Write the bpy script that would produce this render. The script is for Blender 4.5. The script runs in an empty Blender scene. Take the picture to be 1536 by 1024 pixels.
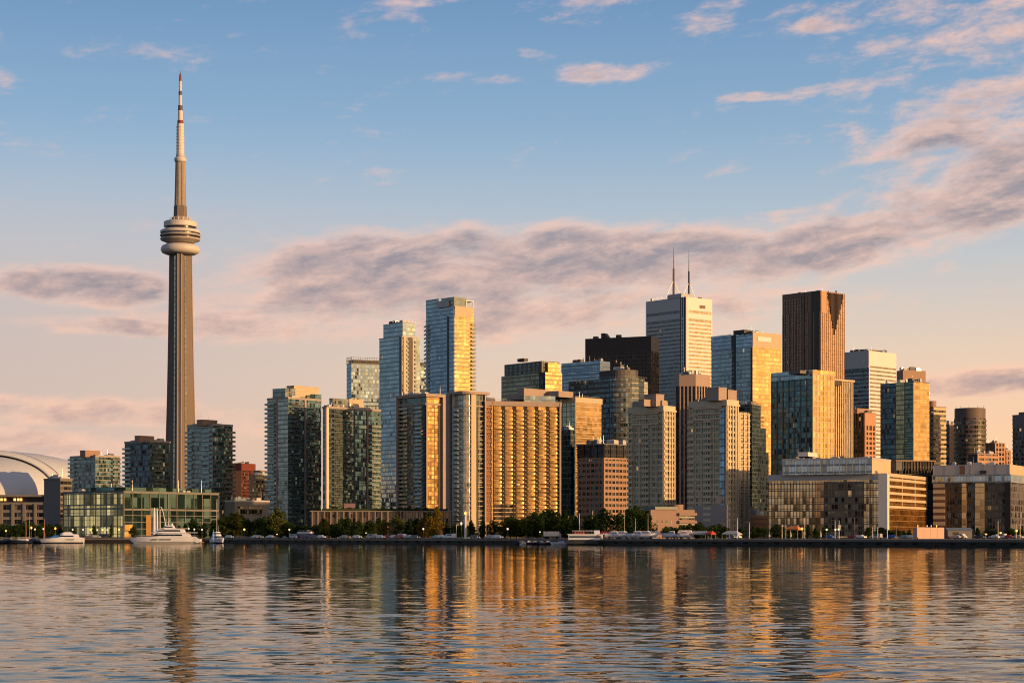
import bpy, math, random
import numpy as np
from mathutils import Vector
R = math.radians
rnd = random.Random(7)
sc = bpy.context.scene
COL = sc.collection

# ------------------------------------------------------------------ camera
F, HY, CH = 2987.0, 803.5, 3.2          # focal length (in 1536-wide pixels), horizon row, eye height (m)
GZ = 2.1                                # level of the quay and of the city ground
cam = bpy.data.objects.new('camera', bpy.data.cameras.new('camera'))
COL.objects.link(cam); sc.camera = cam
cam.location = (0, 0, CH); cam.rotation_euler = (R(90), 0, 0)
cam.data.sensor_width = 36; cam.data.lens = 36 * F / 1536
cam.data.shift_y = (HY - 512) / 1536
cam.data.clip_start = 0.5; cam.data.clip_end = 60000
# ------------------------------------------------------------------ light
SUN_AZ, SUN_EL = 119.0, 9.0             # azimuth clockwise from the view direction (+Y), elevation
S = Vector((math.sin(R(SUN_AZ)) * math.cos(R(SUN_EL)), math.cos(R(SUN_AZ)) * math.cos(R(SUN_EL)), math.sin(R(SUN_EL))))
ld = bpy.data.lights.new('sun', 'SUN'); ld.energy = 4.1; ld.angle = R(0.5); ld.color = (1.0, 0.56, 0.23)
sun = bpy.data.objects.new('sun', ld); COL.objects.link(sun)
sun.rotation_euler = S.to_track_quat('Z', 'Y').to_euler(); sun.location = (600, -300, 400)
sc.view_settings.view_transform = 'Standard'; sc.view_settings.look = 'None'
sc.view_settings.exposure = 0.38; sc.view_settings.gamma = 1.0
sc.cycles.filter_width = 1.05
sc.cycles.max_bounces = 6; sc.cycles.glossy_bounces = 4; sc.cycles.diffuse_bounces = 2
sc.cycles.transparent_max_bounces = 8; sc.cycles.caustics_reflective = False; sc.cycles.caustics_refractive = False

# ------------------------------------------------------------------ node helpers
class NT:
    def __init__(s, nt): s.nt = nt
    def n(s, t, **kw):
        o = s.nt.nodes.new(t)
        for k, v in kw.items(): setattr(o, k, v)
        return o
    def inp(s, sock, v):
        if v is None: return
        if isinstance(v, bpy.types.NodeSocket): s.nt.links.new(v, sock)
        else:
            if hasattr(sock.default_value, '__len__') and not hasattr(v, '__len__'): v = (v,) * len(sock.default_value)
            if hasattr(v, '__len__') and len(sock.default_value) == 4 and len(v) == 3: v = (*v, 1)
            sock.default_value = v
    def m(s, op, a, b=None, c=None, clamp=False):
        o = s.n('ShaderNodeMath', operation=op, use_clamp=clamp)
        s.inp(o.inputs[0], a); s.inp(o.inputs[1], b); s.inp(o.inputs[2], c); return o.outputs[0]
    def v(s, op, a, b=None):
        o = s.n('ShaderNodeVectorMath', operation=op); s.inp(o.inputs[0], a)
        if op == 'SCALE': s.inp(o.inputs[3], b)
        else: s.inp(o.inputs[1], b)
        return o.outputs[1] if op in ('DOT_PRODUCT', 'LENGTH') else o.outputs[0]
    def mix(s, f, a, b, mode='MIX'):
        o = s.n('ShaderNodeMix', data_type='RGBA', blend_type=mode)
        s.inp(o.inputs[0], f); s.inp(o.inputs[6], a); s.inp(o.inputs[7], b); return o.outputs[2]
    def ms(s, f, a, b):
        o = s.n('ShaderNodeMixShader'); s.inp(o.inputs[0], f)
        s.nt.links.new(a, o.inputs[1]); s.nt.links.new(b, o.inputs[2]); return o.outputs[0]
    def xyz(s, a, b, c):
        o = s.n('ShaderNodeCombineXYZ'); s.inp(o.inputs[0], a); s.inp(o.inputs[1], b); s.inp(o.inputs[2], c); return o.outputs[0]
    def sep(s, a):
        o = s.n('ShaderNodeSeparateXYZ'); s.inp(o.inputs[0], a); return o.outputs
    def noise(s, vec, scale, detail=3, rough=0.5, dist=0.0):
        o = s.n('ShaderNodeTexNoise'); s.inp(o.inputs['Vector'], vec); s.inp(o.inputs['Scale'], scale)
        s.inp(o.inputs['Detail'], detail); s.inp(o.inputs['Roughness'], rough); s.inp(o.inputs['Distortion'], dist); return o.outputs[0]
    def white(s, vec):
        o = s.n('ShaderNodeTexWhiteNoise', noise_dimensions='3D'); s.inp(o.inputs[0], vec); return o.outputs
    def smooth(s, x, a, b, t0=0.0, t1=1.0):
        o = s.n('ShaderNodeMapRange', interpolation_type='SMOOTHSTEP'); s.inp(o.inputs[0], x)
        s.inp(o.inputs[1], a); s.inp(o.inputs[2], b); s.inp(o.inputs[3], t0); s.inp(o.inputs[4], t1); return o.outputs[0]
    def ramp(s, x, stops):
        o = s.n('ShaderNodeValToRGB'); e = o.color_ramp.elements
        while len(e) < len(stops): e.new(0.5)
        for el, (p, c) in zip(e, stops): el.position = p; el.color = (*c, 1)
        s.inp(o.inputs[0], x); return o.outputs[0]

# ------------------------------------------------------------------ sky
def build_world():
    w = bpy.data.worlds.new('World'); sc.world = w; w.use_nodes = True
    nt = w.node_tree; nt.nodes.clear(); k = NT(nt)
    d = k.n('ShaderNodeTexCoord').outputs['Generated']
    x, y, z = k.sep(d)
    sky = k.n('ShaderNodeTexSky', sky_type='NISHITA', sun_disc=False, sun_elevation=R(SUN_EL), sun_rotation=R(SUN_AZ),
              altitude=100, air_density=1.0, dust_density=2.5, ozone_density=2.0)
    el = k.m('ARCSINE', z); az = k.m('ARCTAN2', x, y)
    # colour of the clear sky by height above the horizon (radians), as seen on this evening
    g = k.ramp(k.m('MULTIPLY', k.m('MAXIMUM', el, 0.0), 1.0 / 0.7), [
        (0.0, (0.84, 0.50, 0.285)), (0.07, (0.82, 0.56, 0.38)), (0.13, (0.68, 0.545, 0.45)), (0.195, (0.47, 0.50, 0.545)),
        (0.245, (0.335, 0.437, 0.553)), (0.29, (0.232, 0.368, 0.532)), (0.385, (0.13, 0.254, 0.44)), (0.55, (0.085, 0.15, 0.25)), (1.0, (0.06, 0.10, 0.18))])
    dots = k.m('MAXIMUM', k.v('DOT_PRODUCT', d, tuple(S)), 0.0)
    warm = k.smooth(az, -0.5, 0.9)
    wl = k.m('MULTIPLY', k.smooth(az, 0.12, -0.26), k.smooth(el, 0.20, 0.10))
    g = k.mix(k.m('MULTIPLY', wl, 0.7), g, (0.49, 0.405, 0.395))
    low = k.smooth(el, 0.32, 0.0)
    g = k.mix(k.m('MULTIPLY', k.m('MULTIPLY', warm, low), 0.75), g, k.mix(1.0, g, (1.18, 0.98, 0.74), 'MULTIPLY'))
    cool = k.m('MULTIPLY', k.m('MULTIPLY', k.smooth(az, -0.22, -0.75), k.smooth(az, -2.35, -1.9)), k.smooth(el, 0.5, 0.1))
    g = k.mix(k.m('MULTIPLY', cool, 0.92), g, (0.20, 0.31, 0.37))
    base = k.v('SCALE', g, 10.0)                       # the Background runs at 0.1
    base = k.mix(0.15, base, k.v('SCALE', sky.outputs[0], 0.6))
    glow = k.v('SCALE', (1.0, 0.55, 0.15), k.m('MULTIPLY', k.smooth(el, 0.75, 0.05), k.m('ADD', k.m('MULTIPLY', k.m('POWER', dots, 6.0), 15.0), k.m('MULTIPLY', k.m('POWER', dots, 50.0), 20.0))))
    base = k.v('ADD', base, glow)
    # clouds, laid out by azimuth and elevation (units: 1/2987 rad)
    X = k.m('MULTIPLY_ADD', az, F, 768.0); Y = k.m('SUBTRACT', HY, k.m('MULTIPLY', el, F))
    def blob(cx, cy, sx, sy, slope=0.0, amp=1.0):
        dx = k.m('SUBTRACT', X, cx); dy = k.m('SUBTRACT', Y, cy)
        if slope: dy = k.m('SUBTRACT', dy, k.m('MULTIPLY', dx, slope))
        a = k.m('DIVIDE', dx, sx); b = k.m('DIVIDE', dy, sy)
        r2 = k.m('ADD', k.m('MULTIPLY', a, a), k.m('MULTIPLY', b, b))
        r2 = k.m('MULTIPLY', r2, r2)
        return k.m('MULTIPLY', k.m('EXPONENT', k.m('MULTIPLY', r2, -1.0)), amp)
    blobs = [(560, 402, 260, 58, -0.06, 1.15), (880, 392, 420, 56, 0.0, 1.15), (690, 462, 470, 56, 0.0, 1.0), (1000, 452, 340, 44, 0, .8),
             (1270, 372, 320, 50, -0.22, 1.1), (1500, 290, 260, 80, -0.30, 1.15), (1470, 205, 190, 74, -0.25, .82), (1470, 110, 230, 100, -.1, .47),
             (1240, 215, 110, 26, 0, .52), (140, 440, 165, 34, 0.02, 1.2), (330, 408, 80, 16, 0, .5), (190, 497, 160, 17, .03, .9), (400, 490, 260, 32, 0, .85),
             (905, 122, 75, 17, -.05, .72), (665, 10, 95, 17, -.1, .78), (1055, 45, 75, 24, -.35, .66), (790, 93, 32, 8, 0, .55), (700, 127, 90, 12, 0, .55), (720, 432, 520, 84, 0.0, .78),
             (1245, 63, 80, 14, 0, .62), (1140, 160, 60, 9, 0, .72), (1250, 152, 110, 14, -.1, .62), (0, 150, 40, 60, 0, .5), (485, 120, 26, 9, 0, .45),
             (110, 622, 300, 28, 0.02, .85), (40, 668, 280, 30, 0, .85), (330, 650, 160, 26, 0, .5), (1480, 580, 160, 26, -.03, 1.0), (1400, 60, 200, 90, -.1, .45), (1400, 180, 120, 40, -.1, .5), (1120, 340, 180, 16, -.1, .5), (900, 18, 60, 10, 0, .42), (1330, 10, 90, 14, 0, .45)]
    bias = None
    for b in blobs:
        o = blob(*b); bias = o if bias is None else k.m('MAXIMUM', bias, o)
    # elsewhere round the sky: scattered bands
    front = k.m('MULTIPLY', k.smooth(k.m('ABSOLUTE', az), 0.34, 0.45), k.smooth(el, 0.55, 0.1))
    bias = k.m('ADD', bias, k.m('MULTIPLY', front, 0.42))
    def dens(ox, oy):
        px = k.m('ADD', X, ox); py = k.m('ADD', Y, oy)
        py2 = k.m('ADD', py, k.m('MULTIPLY', px, 0.10))
        v1 = k.xyz(k.m('MULTIPLY', px, 0.0062), k.m('MULTIPLY', py2, 0.020), 3.1)
        v2 = k.xyz(k.m('MULTIPLY', px, 0.016), k.m('MULTIPLY', py2, 0.040), 8.3)
        n1 = k.noise(v1, 1.0, 6, 0.58, 0.35); n2 = k.noise(v2, 1.0, 5, 0.62, 0.2)
        v3 = k.xyz(k.m('MULTIPLY', px, 0.045), k.m('MULTIPLY', py2, 0.11), 1.7)
        n3 = k.noise(v3, 1.0, 5, 0.65, 0.3)
        return k.m('ADD', k.m('ADD', k.m('MULTIPLY', n1, 0.54), k.m('MULTIPLY', n2, 0.32)), k.m('MULTIPLY', n3, 0.14))
    n = dens(0, 0); nl = dens(-4, -15)
    amt = k.m('ADD', k.m('MULTIPLY', bias, 0.42), k.m('MULTIPLY', k.m('SUBTRACT', n, 0.5), k.smooth(el, 0.13, 0.22, 1.35, 1.8)))
    cov = k.smooth(amt, 0.07, 0.47)
    thick = k.smooth(amt, 0.22, 0.52)
    relief = k.m('ADD', k.m('MULTIPLY', k.m('SUBTRACT', n, nl), 4.0), 0.5, clamp=True)
    lit = k.mix(warm, (0.56, 0.41, 0.39), (0.76, 0.48, 0.36))
    lowt = k.smooth(el, 0.20, 0.03)
    lit = k.mix(k.m('MULTIPLY', lowt, .6), lit, (0.82, 0.48, 0.30))
    dark = k.mix(warm, (0.185, 0.195, 0.245), (0.30, 0.25, 0.262))
    dark = k.mix(k.m('MULTIPLY', lowt, .6), dark, (0.40, 0.27, 0.25))
    shade = k.m('SUBTRACT', 1.12, k.m('ADD', k.m('MULTIPLY', thick, 0.86), k.m('MULTIPLY', k.m('SUBTRACT', 0.5, relief), 1.0)), clamp=True)
    cc = k.v('SCALE', k.mix(shade, dark, lit), 10.0)
    cc = k.v('ADD', k.v('MULTIPLY', cc, k.mix(cool, (1, 1, 1), (.45, .62, .8))), k.v('SCALE', glow, 0.7))
    col = k.mix(k.m('MULTIPLY', cov, 0.92), base, cc)
    bg = k.n('ShaderNodeBackground'); k.inp(bg.inputs[0], col); bg.inputs[1].default_value = 0.1
    nt.links.new(bg.outputs[0], k.n('ShaderNodeOutputWorld').inputs[0])
    w.cycles.sampling_method = 'MANUAL'; w.cycles.sample_map_resolution = 512
build_world()

# ------------------------------------------------------------------ materials
MATS = {}
def newmat(name):
    m = bpy.data.materials.new(name); m.use_nodes = True; m.node_tree.nodes.clear()
    return m, NT(m.node_tree)
def fin(m, k, sh):
    k.nt.links.new(sh, k.n('ShaderNodeOutputMaterial').inputs[0]); return m
def plain(name, col, rough=0.6, var=0.16, metal=0.0, streak=0.0, scale=0.25, spec=0.3):
    """painted, stone or metal surface with uneven tone, grain and rain streaks"""
    key = (name, col, rough)
    if key in MATS: return MATS[key]
    m, k = newmat(name)
    p = k.n('ShaderNodeTexCoord').outputs['Object']
    a = k.noise(p, scale, 5, 0.6); b = k.noise(p, scale * 9, 3, 0.6)
    f = k.m('ADD', k.m('MULTIPLY', k.m('SUBTRACT', a, 0.5), 2.2 * var), k.m('MULTIPLY', k.m('SUBTRACT', b, 0.5), 1.2 * var))
    if streak:
        x, y, z = k.sep(p)
        s = k.noise(k.xyz(k.m('MULTIPLY', x, 1.3), k.m('MULTIPLY', y, 1.3), k.m('MULTIPLY', z, 0.06)), 1.0, 4, 0.6)
        f = k.m('ADD', f, k.m('MULTIPLY', k.m('SUBTRACT', s, 0.52), streak))
    c = k.v('SCALE', col, k.m('ADD', 1.0, f))
    b = k.n('ShaderNodeBsdfPrincipled'); k.inp(b.inputs['Base Color'], c); b.inputs['Metallic'].default_value = metal
    k.inp(b.inputs['Roughness'], k.m('ADD', rough, k.m('MULTIPLY', f, -0.2)))
    b.inputs['Specular IOR Level'].default_value = spec
    MATS[key] = fin(m, k, b.outputs[0]); return MATS[key]
def emit(name, col, st):
    m, k = newmat(name); e = k.n('ShaderNodeEmission'); k.inp(e.inputs[0], col); e.inputs[1].default_value = st
    return fin(m, k, e.outputs[0])
def glass(name, tint=(.6, .75, .8), inner=(.02, .03, .035), f0=0.30, rough=0.06, tilt=0.05, fh=3.6, pw=1.8, sp=0.22, spc=(.1, .12, .13),
          mw=0.07, mc=(.12, .12, .12), blind=0.18, bc=(.28, .25, .2), lit=0.008, spref=0.5, wob=0.03, litc=(1, .58, .22), lits=0.42, sun=0.0):
    """curtain wall: panes one storey high and pw wide, each pane a little out of true, some with blinds, a few with the lights on"""
    m, k = newmat(name)
    tc = k.n('ShaderNodeTexCoord'); oi = k.n('ShaderNodeObjectInfo')
    u, v, _ = k.sep(k.n('ShaderNodeUVMap').outputs[0])
    cu = k.m('DIVIDE', u, pw); cv = k.m('DIVIDE', v, fh)
    iu = k.m('FLOOR', cu); iv = k.m('FLOOR', cv)
    fu = k.m('SUBTRACT', cu, iu); fv = k.m('SUBTRACT', cv, iv)
    w = k.white(k.xyz(iu, iv, k.m('MULTIPLY', oi.outputs['Random'], 91.7)))
    wr = k.white(k.xyz(k.m('FLOOR', k.m('DIVIDE', iu, 3.0)), iv, 7.7))
    r1, r2, r3 = k.sep(w[1])
    q1, q2, q3 = k.sep(wr[1])
    # interior
    isb = k.m('GREATER_THAN', r1, 1 - blind)
    drop = k.m('MULTIPLY', isb, k.m('GREATER_THAN', fv, k.m('MULTIPLY', r2, 0.8)))
    inn = k.v('SCALE', inner, k.m('ADD', 0.35, k.m('MULTIPLY', r3, 1.3)))
    inn = k.mix(k.m('MULTIPLY', drop, k.m('ADD', .3, k.m('MULTIPLY', r2, .7))), inn, bc)
    dif = k.n('ShaderNodeBsdfDiffuse'); k.inp(dif.inputs[0], inn)
    body = dif.outputs[0]
    if lit > 0:
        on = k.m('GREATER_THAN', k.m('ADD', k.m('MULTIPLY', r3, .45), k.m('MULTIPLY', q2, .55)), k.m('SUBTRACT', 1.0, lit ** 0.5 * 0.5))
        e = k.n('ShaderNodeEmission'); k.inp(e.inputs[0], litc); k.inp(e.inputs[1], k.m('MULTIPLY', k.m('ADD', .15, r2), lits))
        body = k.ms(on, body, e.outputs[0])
    # reflection with pane-by-pane tilt
    nz = k.n('ShaderNodeTexNoise'); k.inp(nz.inputs['Vector'], k.xyz(k.m('MULTIPLY', u, .16), k.m('MULTIPLY', v, .12), oi.outputs['Random']))
    nz.inputs['Scale'].default_value = 1.0; nz.inputs['Detail'].default_value = 2.0
    off = k.v('ADD', k.v('SCALE', k.v('SUBTRACT', w[1], (.5, .5, .5)), tilt * 2), k.v('SCALE', k.v('SUBTRACT', nz.outputs[1], (.5, .5, .5)), wob * 2))
    nrm = k.v('NORMALIZE', k.v('ADD', k.n('ShaderNodeNewGeometry').outputs['Normal'], off))
    gl = k.n('ShaderNodeBsdfGlossy'); k.inp(gl.inputs['Roughness'], rough); k.inp(gl.inputs['Normal'], nrm)
    k.inp(gl.inputs[0], k.v('SCALE', tint, k.m('MULTIPLY', k.m('ADD', .78, k.m('MULTIPLY', q1, .34)), k.m('ADD', .62, k.m('MULTIPLY', k.noise(k.xyz(k.m('MULTIPLY', u, .05), k.m('MULTIPLY', v, .035), k.m('MULTIPLY', oi.outputs['Random'], 40.0)), 1.0, 3, .6, .6), .72)))))
    lw = k.n('ShaderNodeLayerWeight'); lw.inputs[0].default_value = 0.5
    fr = k.m('ADD', f0, k.m('MULTIPLY', k.m('POWER', lw.outputs['Facing'], 3.0), (1 - f0) * .9))
    g = k.ms(fr, body, gl.outputs[0])
    # spandrel and mullion
    sd = k.n('ShaderNodeBsdfPrincipled'); k.inp(sd.inputs['Base Color'], k.v('SCALE', spc, k.m('ADD', .75, k.m('MULTIPLY', q3, .5))))
    sd.inputs['Roughness'].default_value = .3; sd.inputs['Specular IOR Level'].default_value = spref
    md = k.n('ShaderNodeBsdfPrincipled'); k.inp(md.inputs['Base Color'], mc); md.inputs['Roughness'].default_value = .45
    o = g
    if sp > 0: o = k.ms(k.m('LESS_THAN', fv, sp), o, sd.outputs[0])
    if mw > 0: o = k.ms(k.m('LESS_THAN', fu, mw), o, md.outputs[0])
    return fin(m, k, o)

CONC = plain('concrete', (.34, .29, .245), .8, .14, streak=.25)
CONC_D = plain('concrete_grey', (.17, .16, .155), .8, .14, streak=.25)
STONE = plain('sandstone', (.56, .47, .33), .75, .12, streak=.15)
PINK = plain('pink_precast', (.34, .265, .225), .75, .12, streak=.15)
WHITE = plain('white_panel', (.66, .63, .58), .45, .08, streak=.1)
LGREY = plain('light_grey_panel', (.42, .42, .42), .5, .1, streak=.12)
DARK = plain('dark_metal', (.03, .03, .033), .4, .2)
BLACK = plain('black_metal', (.012, .012, .014), .35, .2)
BROWN = plain('brown_granite', (.17, .10, .07), .35, .15)
BROWNL = plain('brown_precast', (.30, .19, .13), .6, .12, streak=.15)
STEEL = plain('steel', (.45, .45, .46), .35, .1, metal=.6)
ROOF = plain('roof_gravel', (.12, .115, .11), .9, .25)
BEIGE = plain('beige_stucco', (.50, .40, .27), .7, .1, streak=.12)
RAIL = glass('railing_glass', (.6, .72, .75), (.06, .08, .085), .3, .1, .02, 50, 1.6, sp=0, mw=.06, lit=0, blind=0)

# ------------------------------------------------------------------ mesh building
class MB:
    def __init__(s): s.v = []; s.f = []; s.mi = []; s.uv = []
    def face(s, pts, uvs=None, mi=0):
        i = len(s.v); s.v += [tuple(p) for p in pts]; s.f.append(tuple(range(i, i + len(pts)))); s.mi.append(mi)
        if uvs is None:
            a = Vector(pts[1]) - Vector(pts[0]); b = Vector(pts[-1]) - Vector(pts[0]); n = a.cross(b)
            if abs(n.z) > 0.7 * n.length: uvs = [(p[0], p[1]) for p in pts]
            else:
                t = Vector((-n.y, n.x, 0)); t = t.normalized() if t.length > 1e-9 else Vector((1, 0, 0))
                uvs = [(p[0] * t.x + p[1] * t.y, p[2]) for p in pts]
        s.uv.append(uvs)
    def prism(s, poly, z0, z1, mi=0, cap=0, top=None, bottom=True):
        """poly counter-clockwise from above; mi one index or one per side; top: another outline for the upper edge"""
        n = len(poly); top = top or poly; u = 0.0
        for i in range(n):
            a, b = poly[i], poly[(i + 1) % n]; c, d = top[(i + 1) % n], top[i]
            l = math.hypot(b[0] - a[0], b[1] - a[1])
            s.face([(*a, z0), (*b, z0), (*c, z1), (*d, z1)], [(u, z0), (u + l, z0), (u + l, z1), (u, z1)], mi[i] if hasattr(mi, '__len__') else mi)
            u += l
        s.face([(*p, z1) for p in top], [tuple(p) for p in top], cap)
        if bottom: s.face([(*p, z0) for p in reversed(poly)], [tuple(p) for p in reversed(poly)], cap)
        return s
    def box(s, x0, x1, y0, y1, z0, z1, mi=0, cap=None):
        return s.prism([(x0, y0), (x1, y0), (x1, y1), (x0, y1)], z0, z1, mi, (mi if not hasattr(mi, '__len__') else 0) if cap is None else cap)
    def ring(s, x0, x1, y0, y1, z0, z1, t):
        s.box(x0, x1, y0, y0 + t, z0, z1); s.box(x0, x1, y1 - t, y1, z0, z1)
        s.box(x0, x0 + t, y0 + t, y1 - t, z0, z1); return s.box(x1 - t, x1, y0 + t, y1 - t, z0, z1)
    def tube(s, p, q, r0, r1=None, n=6, mi=0):
        p, q = Vector(p), Vector(q); r1 = r0 if r1 is None else r1
        d = (q - p).normalized(); a = d.orthogonal().normalized(); b = d.cross(a)
        A = [p + (a * math.cos(2 * math.pi * i / n) + b * math.sin(2 * math.pi * i / n)) * r0 for i in range(n)]
        B = [q + (a * math.cos(2 * math.pi * i / n) + b * math.sin(2 * math.pi * i / n)) * r1 for i in range(n)]
        for i in range(n): j = (i + 1) % n; s.face([A[i], A[j], B[j], B[i]], mi=mi)
        s.face(B, mi=mi); s.face(A[::-1], mi=mi); return s
    def lathe(s, prof, cx=0, cy=0, n=24, mi=0):
        """prof: (radius, z) going up"""
        ring = lambda r, z: [(cx + r * math.cos(2 * math.pi * i / n), cy + r * math.sin(2 * math.pi * i / n), z) for i in range(n)]
        for (r0, z0), (r1, z1) in zip(prof, prof[1:]):
            A, B = ring(max(r0, 1e-3), z0), ring(max(r1, 1e-3), z1)
            for i in range(n):
                j = (i + 1) % n; u = 2 * math.pi * max(r0, r1) / n
                s.face([A[i], A[j], B[j], B[i]], [(u * i, z0), (u * i + u, z0), (u * i + u, z1), (u * i, z1)], mi)
        s.face(ring(max(prof[-1][0], 1e-3), prof[-1][1]), mi=mi); s.face(ring(max(prof[0][0], 1e-3), prof[0][1])[::-1], mi=mi); return s
    def build(s, name, mats, parent=None, smooth=False):
        me = bpy.data.meshes.new(name); me.from_pydata(s.v, [], s.f)
        for m in (mats if isinstance(mats, (list, tuple)) else [mats]): me.materials.append(m)
        me.polygons.foreach_set('material_index', s.mi)
        ul = me.uv_layers.new(name='UVMap')
        ul.data.foreach_set('uv', [c for f in s.uv for p in f for c in p])
        if smooth:
            import bmesh
            bm = bmesh.new(); bm.from_mesh(me); bmesh.ops.remove_doubles(bm, verts=bm.verts, dist=1e-4); bm.to_mesh(me); bm.free()
            me.polygons.foreach_set('use_smooth', [True] * len(me.polygons))
        me.update()
        o = bpy.data.objects.new(name, me); COL.objects.link(o)
        if parent: o.parent = parent
        return o
def thing(name, label, cat, loc=(0, 0, 0), rz=0.0, group=None):
    o = bpy.data.objects.new(name, None); COL.objects.link(o); o.location = loc; o.rotation_euler = (0, 0, rz)
    return tag(o, label, cat, group)
def tag(o, label=None, cat=None, group=None, kind=None):
    for kk, vv in (('label', label), ('category', cat), ('group', group), ('kind', kind)):
        if vv: o[kk] = vv
    return o
def clone(o, parent=None):
    c = o.copy(); COL.objects.link(c)
    if parent: c.parent = parent
    for ch in list(o.children): clone(ch, c)
    return c
def at(px, Y, z=None):
    return Vector(((px - 768) / F * Y, Y, GZ if z is None else z))
def zat(py, Y): return CH + (HY - py) / F * Y

# ------------------------------------------------------------------ buildings
class Bld:
    """a building whose near corner, two street faces and height are surveyed from the view; local x runs along the
    right-hand street face, local y along the left-hand one, z up from the ground"""
    def __init__(s, name, label, pl, pc, pr, pt, Y, th=35, cat='building', group=None):
        s.c, s.sn = math.cos(R(th)), math.sin(R(th)); s.X = (pc - 768) / F * Y; s.Y = Y
        s.e = thing(name, label, cat, (s.X, Y, GZ), R(th), group)
        s.w = s.rx(pr); s.d = s.ly(pl); s.h = s.z(pt)
        s.nb = 0
    def rx(s, px, y=0.0):
        k = (px - 768) / F; cx, cy = s.X - y * s.sn, s.Y + y * s.c
        return (k * cy - cx) / (s.c - k * s.sn)
    def ly(s, px, x=0.0):
        k = (px - 768) / F; cx, cy = s.X + x * s.c, s.Y + x * s.sn
        return (cx - k * cy) / (s.sn + k * s.c)
    def z(s, py, x=0.0, y=0.0):
        return CH + (HY - py) / F * (s.Y + x * s.sn + y * s.c) - GZ
    def sub(s, pl, pc, pr, pt, y0):
        x0 = s.rx(pc, y0); return (x0, s.rx(pr, y0), y0, s.ly(pl, x0)), s.z(pt, x0, y0)
    def rect(s, r=None): return r or (0.0, s.w, 0.0, s.d)
    def part(s, name, mb, mats, smooth=False): return mb.build(name, mats, s.e, smooth)
    def core(s, mL, mR, z0=0.0, z1=None, r=None, roof=ROOF, name='curtain_wall'):
        x0, x1, y0, y1 = s.rect(r)
        mb = MB(); mb.box(x0, x1, y0, y1, z0, s.h if z1 is None else z1, [0, 1, 0, 1], 2)
        return s.part(name, mb, [mR, mL, roof])
    def slabs(s, mat, fh, t=.35, out=.2, z0=0.0, z1=None, r=None, name='cladding', faces='LR', seg=None):
        x0, x1, y0, y1 = s.rect(r); mb = MB(); z = z0
        z1 = s.h if z1 is None else z1
        while z < z1 - t * .5:
            if seg:
                f, a, b = seg
                if f == 'R': mb.box(a, b, y0 - out, y0 + .05, z, z + t)
                else: mb.box(x0 - out, x0 + .05, a, b, z, z + t)
            else: mb.box(x0 - out, x1 + out, y0 - out, y1 + out, z, z + t)
            z += fh
        return s.part(name, mb, mat)
    def fins(s, mat, face, step, w=.25, out=.35, z0=0.0, z1=None, r=None, a=None, b=None, name='mullion'):
        x0, x1, y0, y1 = s.rect(r); mb = MB(); z1 = s.h if z1 is None else z1
        for f in face:
            lo, hi = (x0, x1) if f == 'R' else (y0, y1)
            if a is not None: lo, hi = a, b
            n = max(1, round((hi - lo) / step)); st = (hi - lo) / n
            for i in range(n + 1):
                p = min(max(lo + i * st, lo + w / 2), hi - w / 2)
                if f == 'R': mb.box(p - w / 2, p + w / 2, y0 - out, y0 + .04, z0, z1)
                else: mb.box(x0 - out, x0 + .04, p - w / 2, p + w / 2, z0, z1)
        return s.part(name, mb, mat)
    def parapet(s, mat, z=None, h=1.2, out=.25, r=None, t=.5):
        x0, x1, y0, y1 = s.rect(r); z = s.h if z is None else z
        return s.part('parapet', MB().ring(x0 - out, x1 + out, y0 - out, y1 + out, z - .02, z + h, t + out), mat)
    def pier(s, mat, face, a, b, out=.5, z0=0.0, z1=None, r=None, name='pier'):
        x0, x1, y0, y1 = s.rect(r); z1 = s.h if z1 is None else z1
        mb = MB()
        if face == 'R': mb.box(a, b, y0 - out, y0 + .03, z0, z1)
        else: mb.box(x0 - out, x0 + .03, a, b, z0, z1)
        return s.part(name, mb, mat)
    def panel(s, mat, face, a, b, z0, z1, out=.12, name='curtain_wall'): return s.pier(mat, face, a, b, out, z0, z1, None, name)
    def penthouse(s, mats, pl, pc, pr, pt, y0, zb=None, name='penthouse', par=True):
        r, z1 = s.sub(pl, pc, pr, pt, y0); zb = s.h if zb is None else zb
        mb = MB(); mb.box(*r, zb - .05, z1, 0, 1)
        o = s.part(name, mb, [mats, ROOF])
        if par: s.parapet(mats, z1, .5, .12, r, .3)
        return r, z1
    def balconies(s, face, a, b, fh, z0=3.0, z1=None, depth=1.6, slab=CONC, rail=RAIL, t=.28, rh=1.05, r=None, maxn=95, bow=0.0, inset=.02):
        x0, x1, y0, y1 = s.rect(r); z1 = s.h if z1 is None else z1
        def mk(mb, zz):
            def bx(u0, u1, o0, o1, q0, q1, mi):
                if face == 'R': mb.box(u0, u1, y0 - o1, y0 - o0, zz + q0, zz + q1, mi)
                else: mb.box(x0 - o1, x0 - o0, u0, u1, zz + q0, zz + q1, mi)
            bx(a, b, -.05, depth, 0, t, 0)
            bx(a + inset, b - inset, depth - .12, depth - .03, t, t + rh, 1)
            bx(a + inset, a + inset + .1, 0.0, depth - .12, t, t + rh, 1); bx(b - inset - .1, b - inset, 0.0, depth - .12, t, t + rh, 1)
        first = None; rest = MB(); z = z0
        while z < z1 - fh * .6:
            if s.nb < maxn:
                if first is None:
                    mb = MB(); mk(mb, 0.0); first = s.part('balcony', mb, [slab, rail]); first.location.z = z
                else:
                    c = first.copy(); COL.objects.link(c); c.parent = s.e; c.location.z = z
                s.nb += 1
            else: mk(rest, z)
            z += fh
        if rest.f: tag(s.part('balcony', rest, [slab, rail]), kind='stuff')
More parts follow.
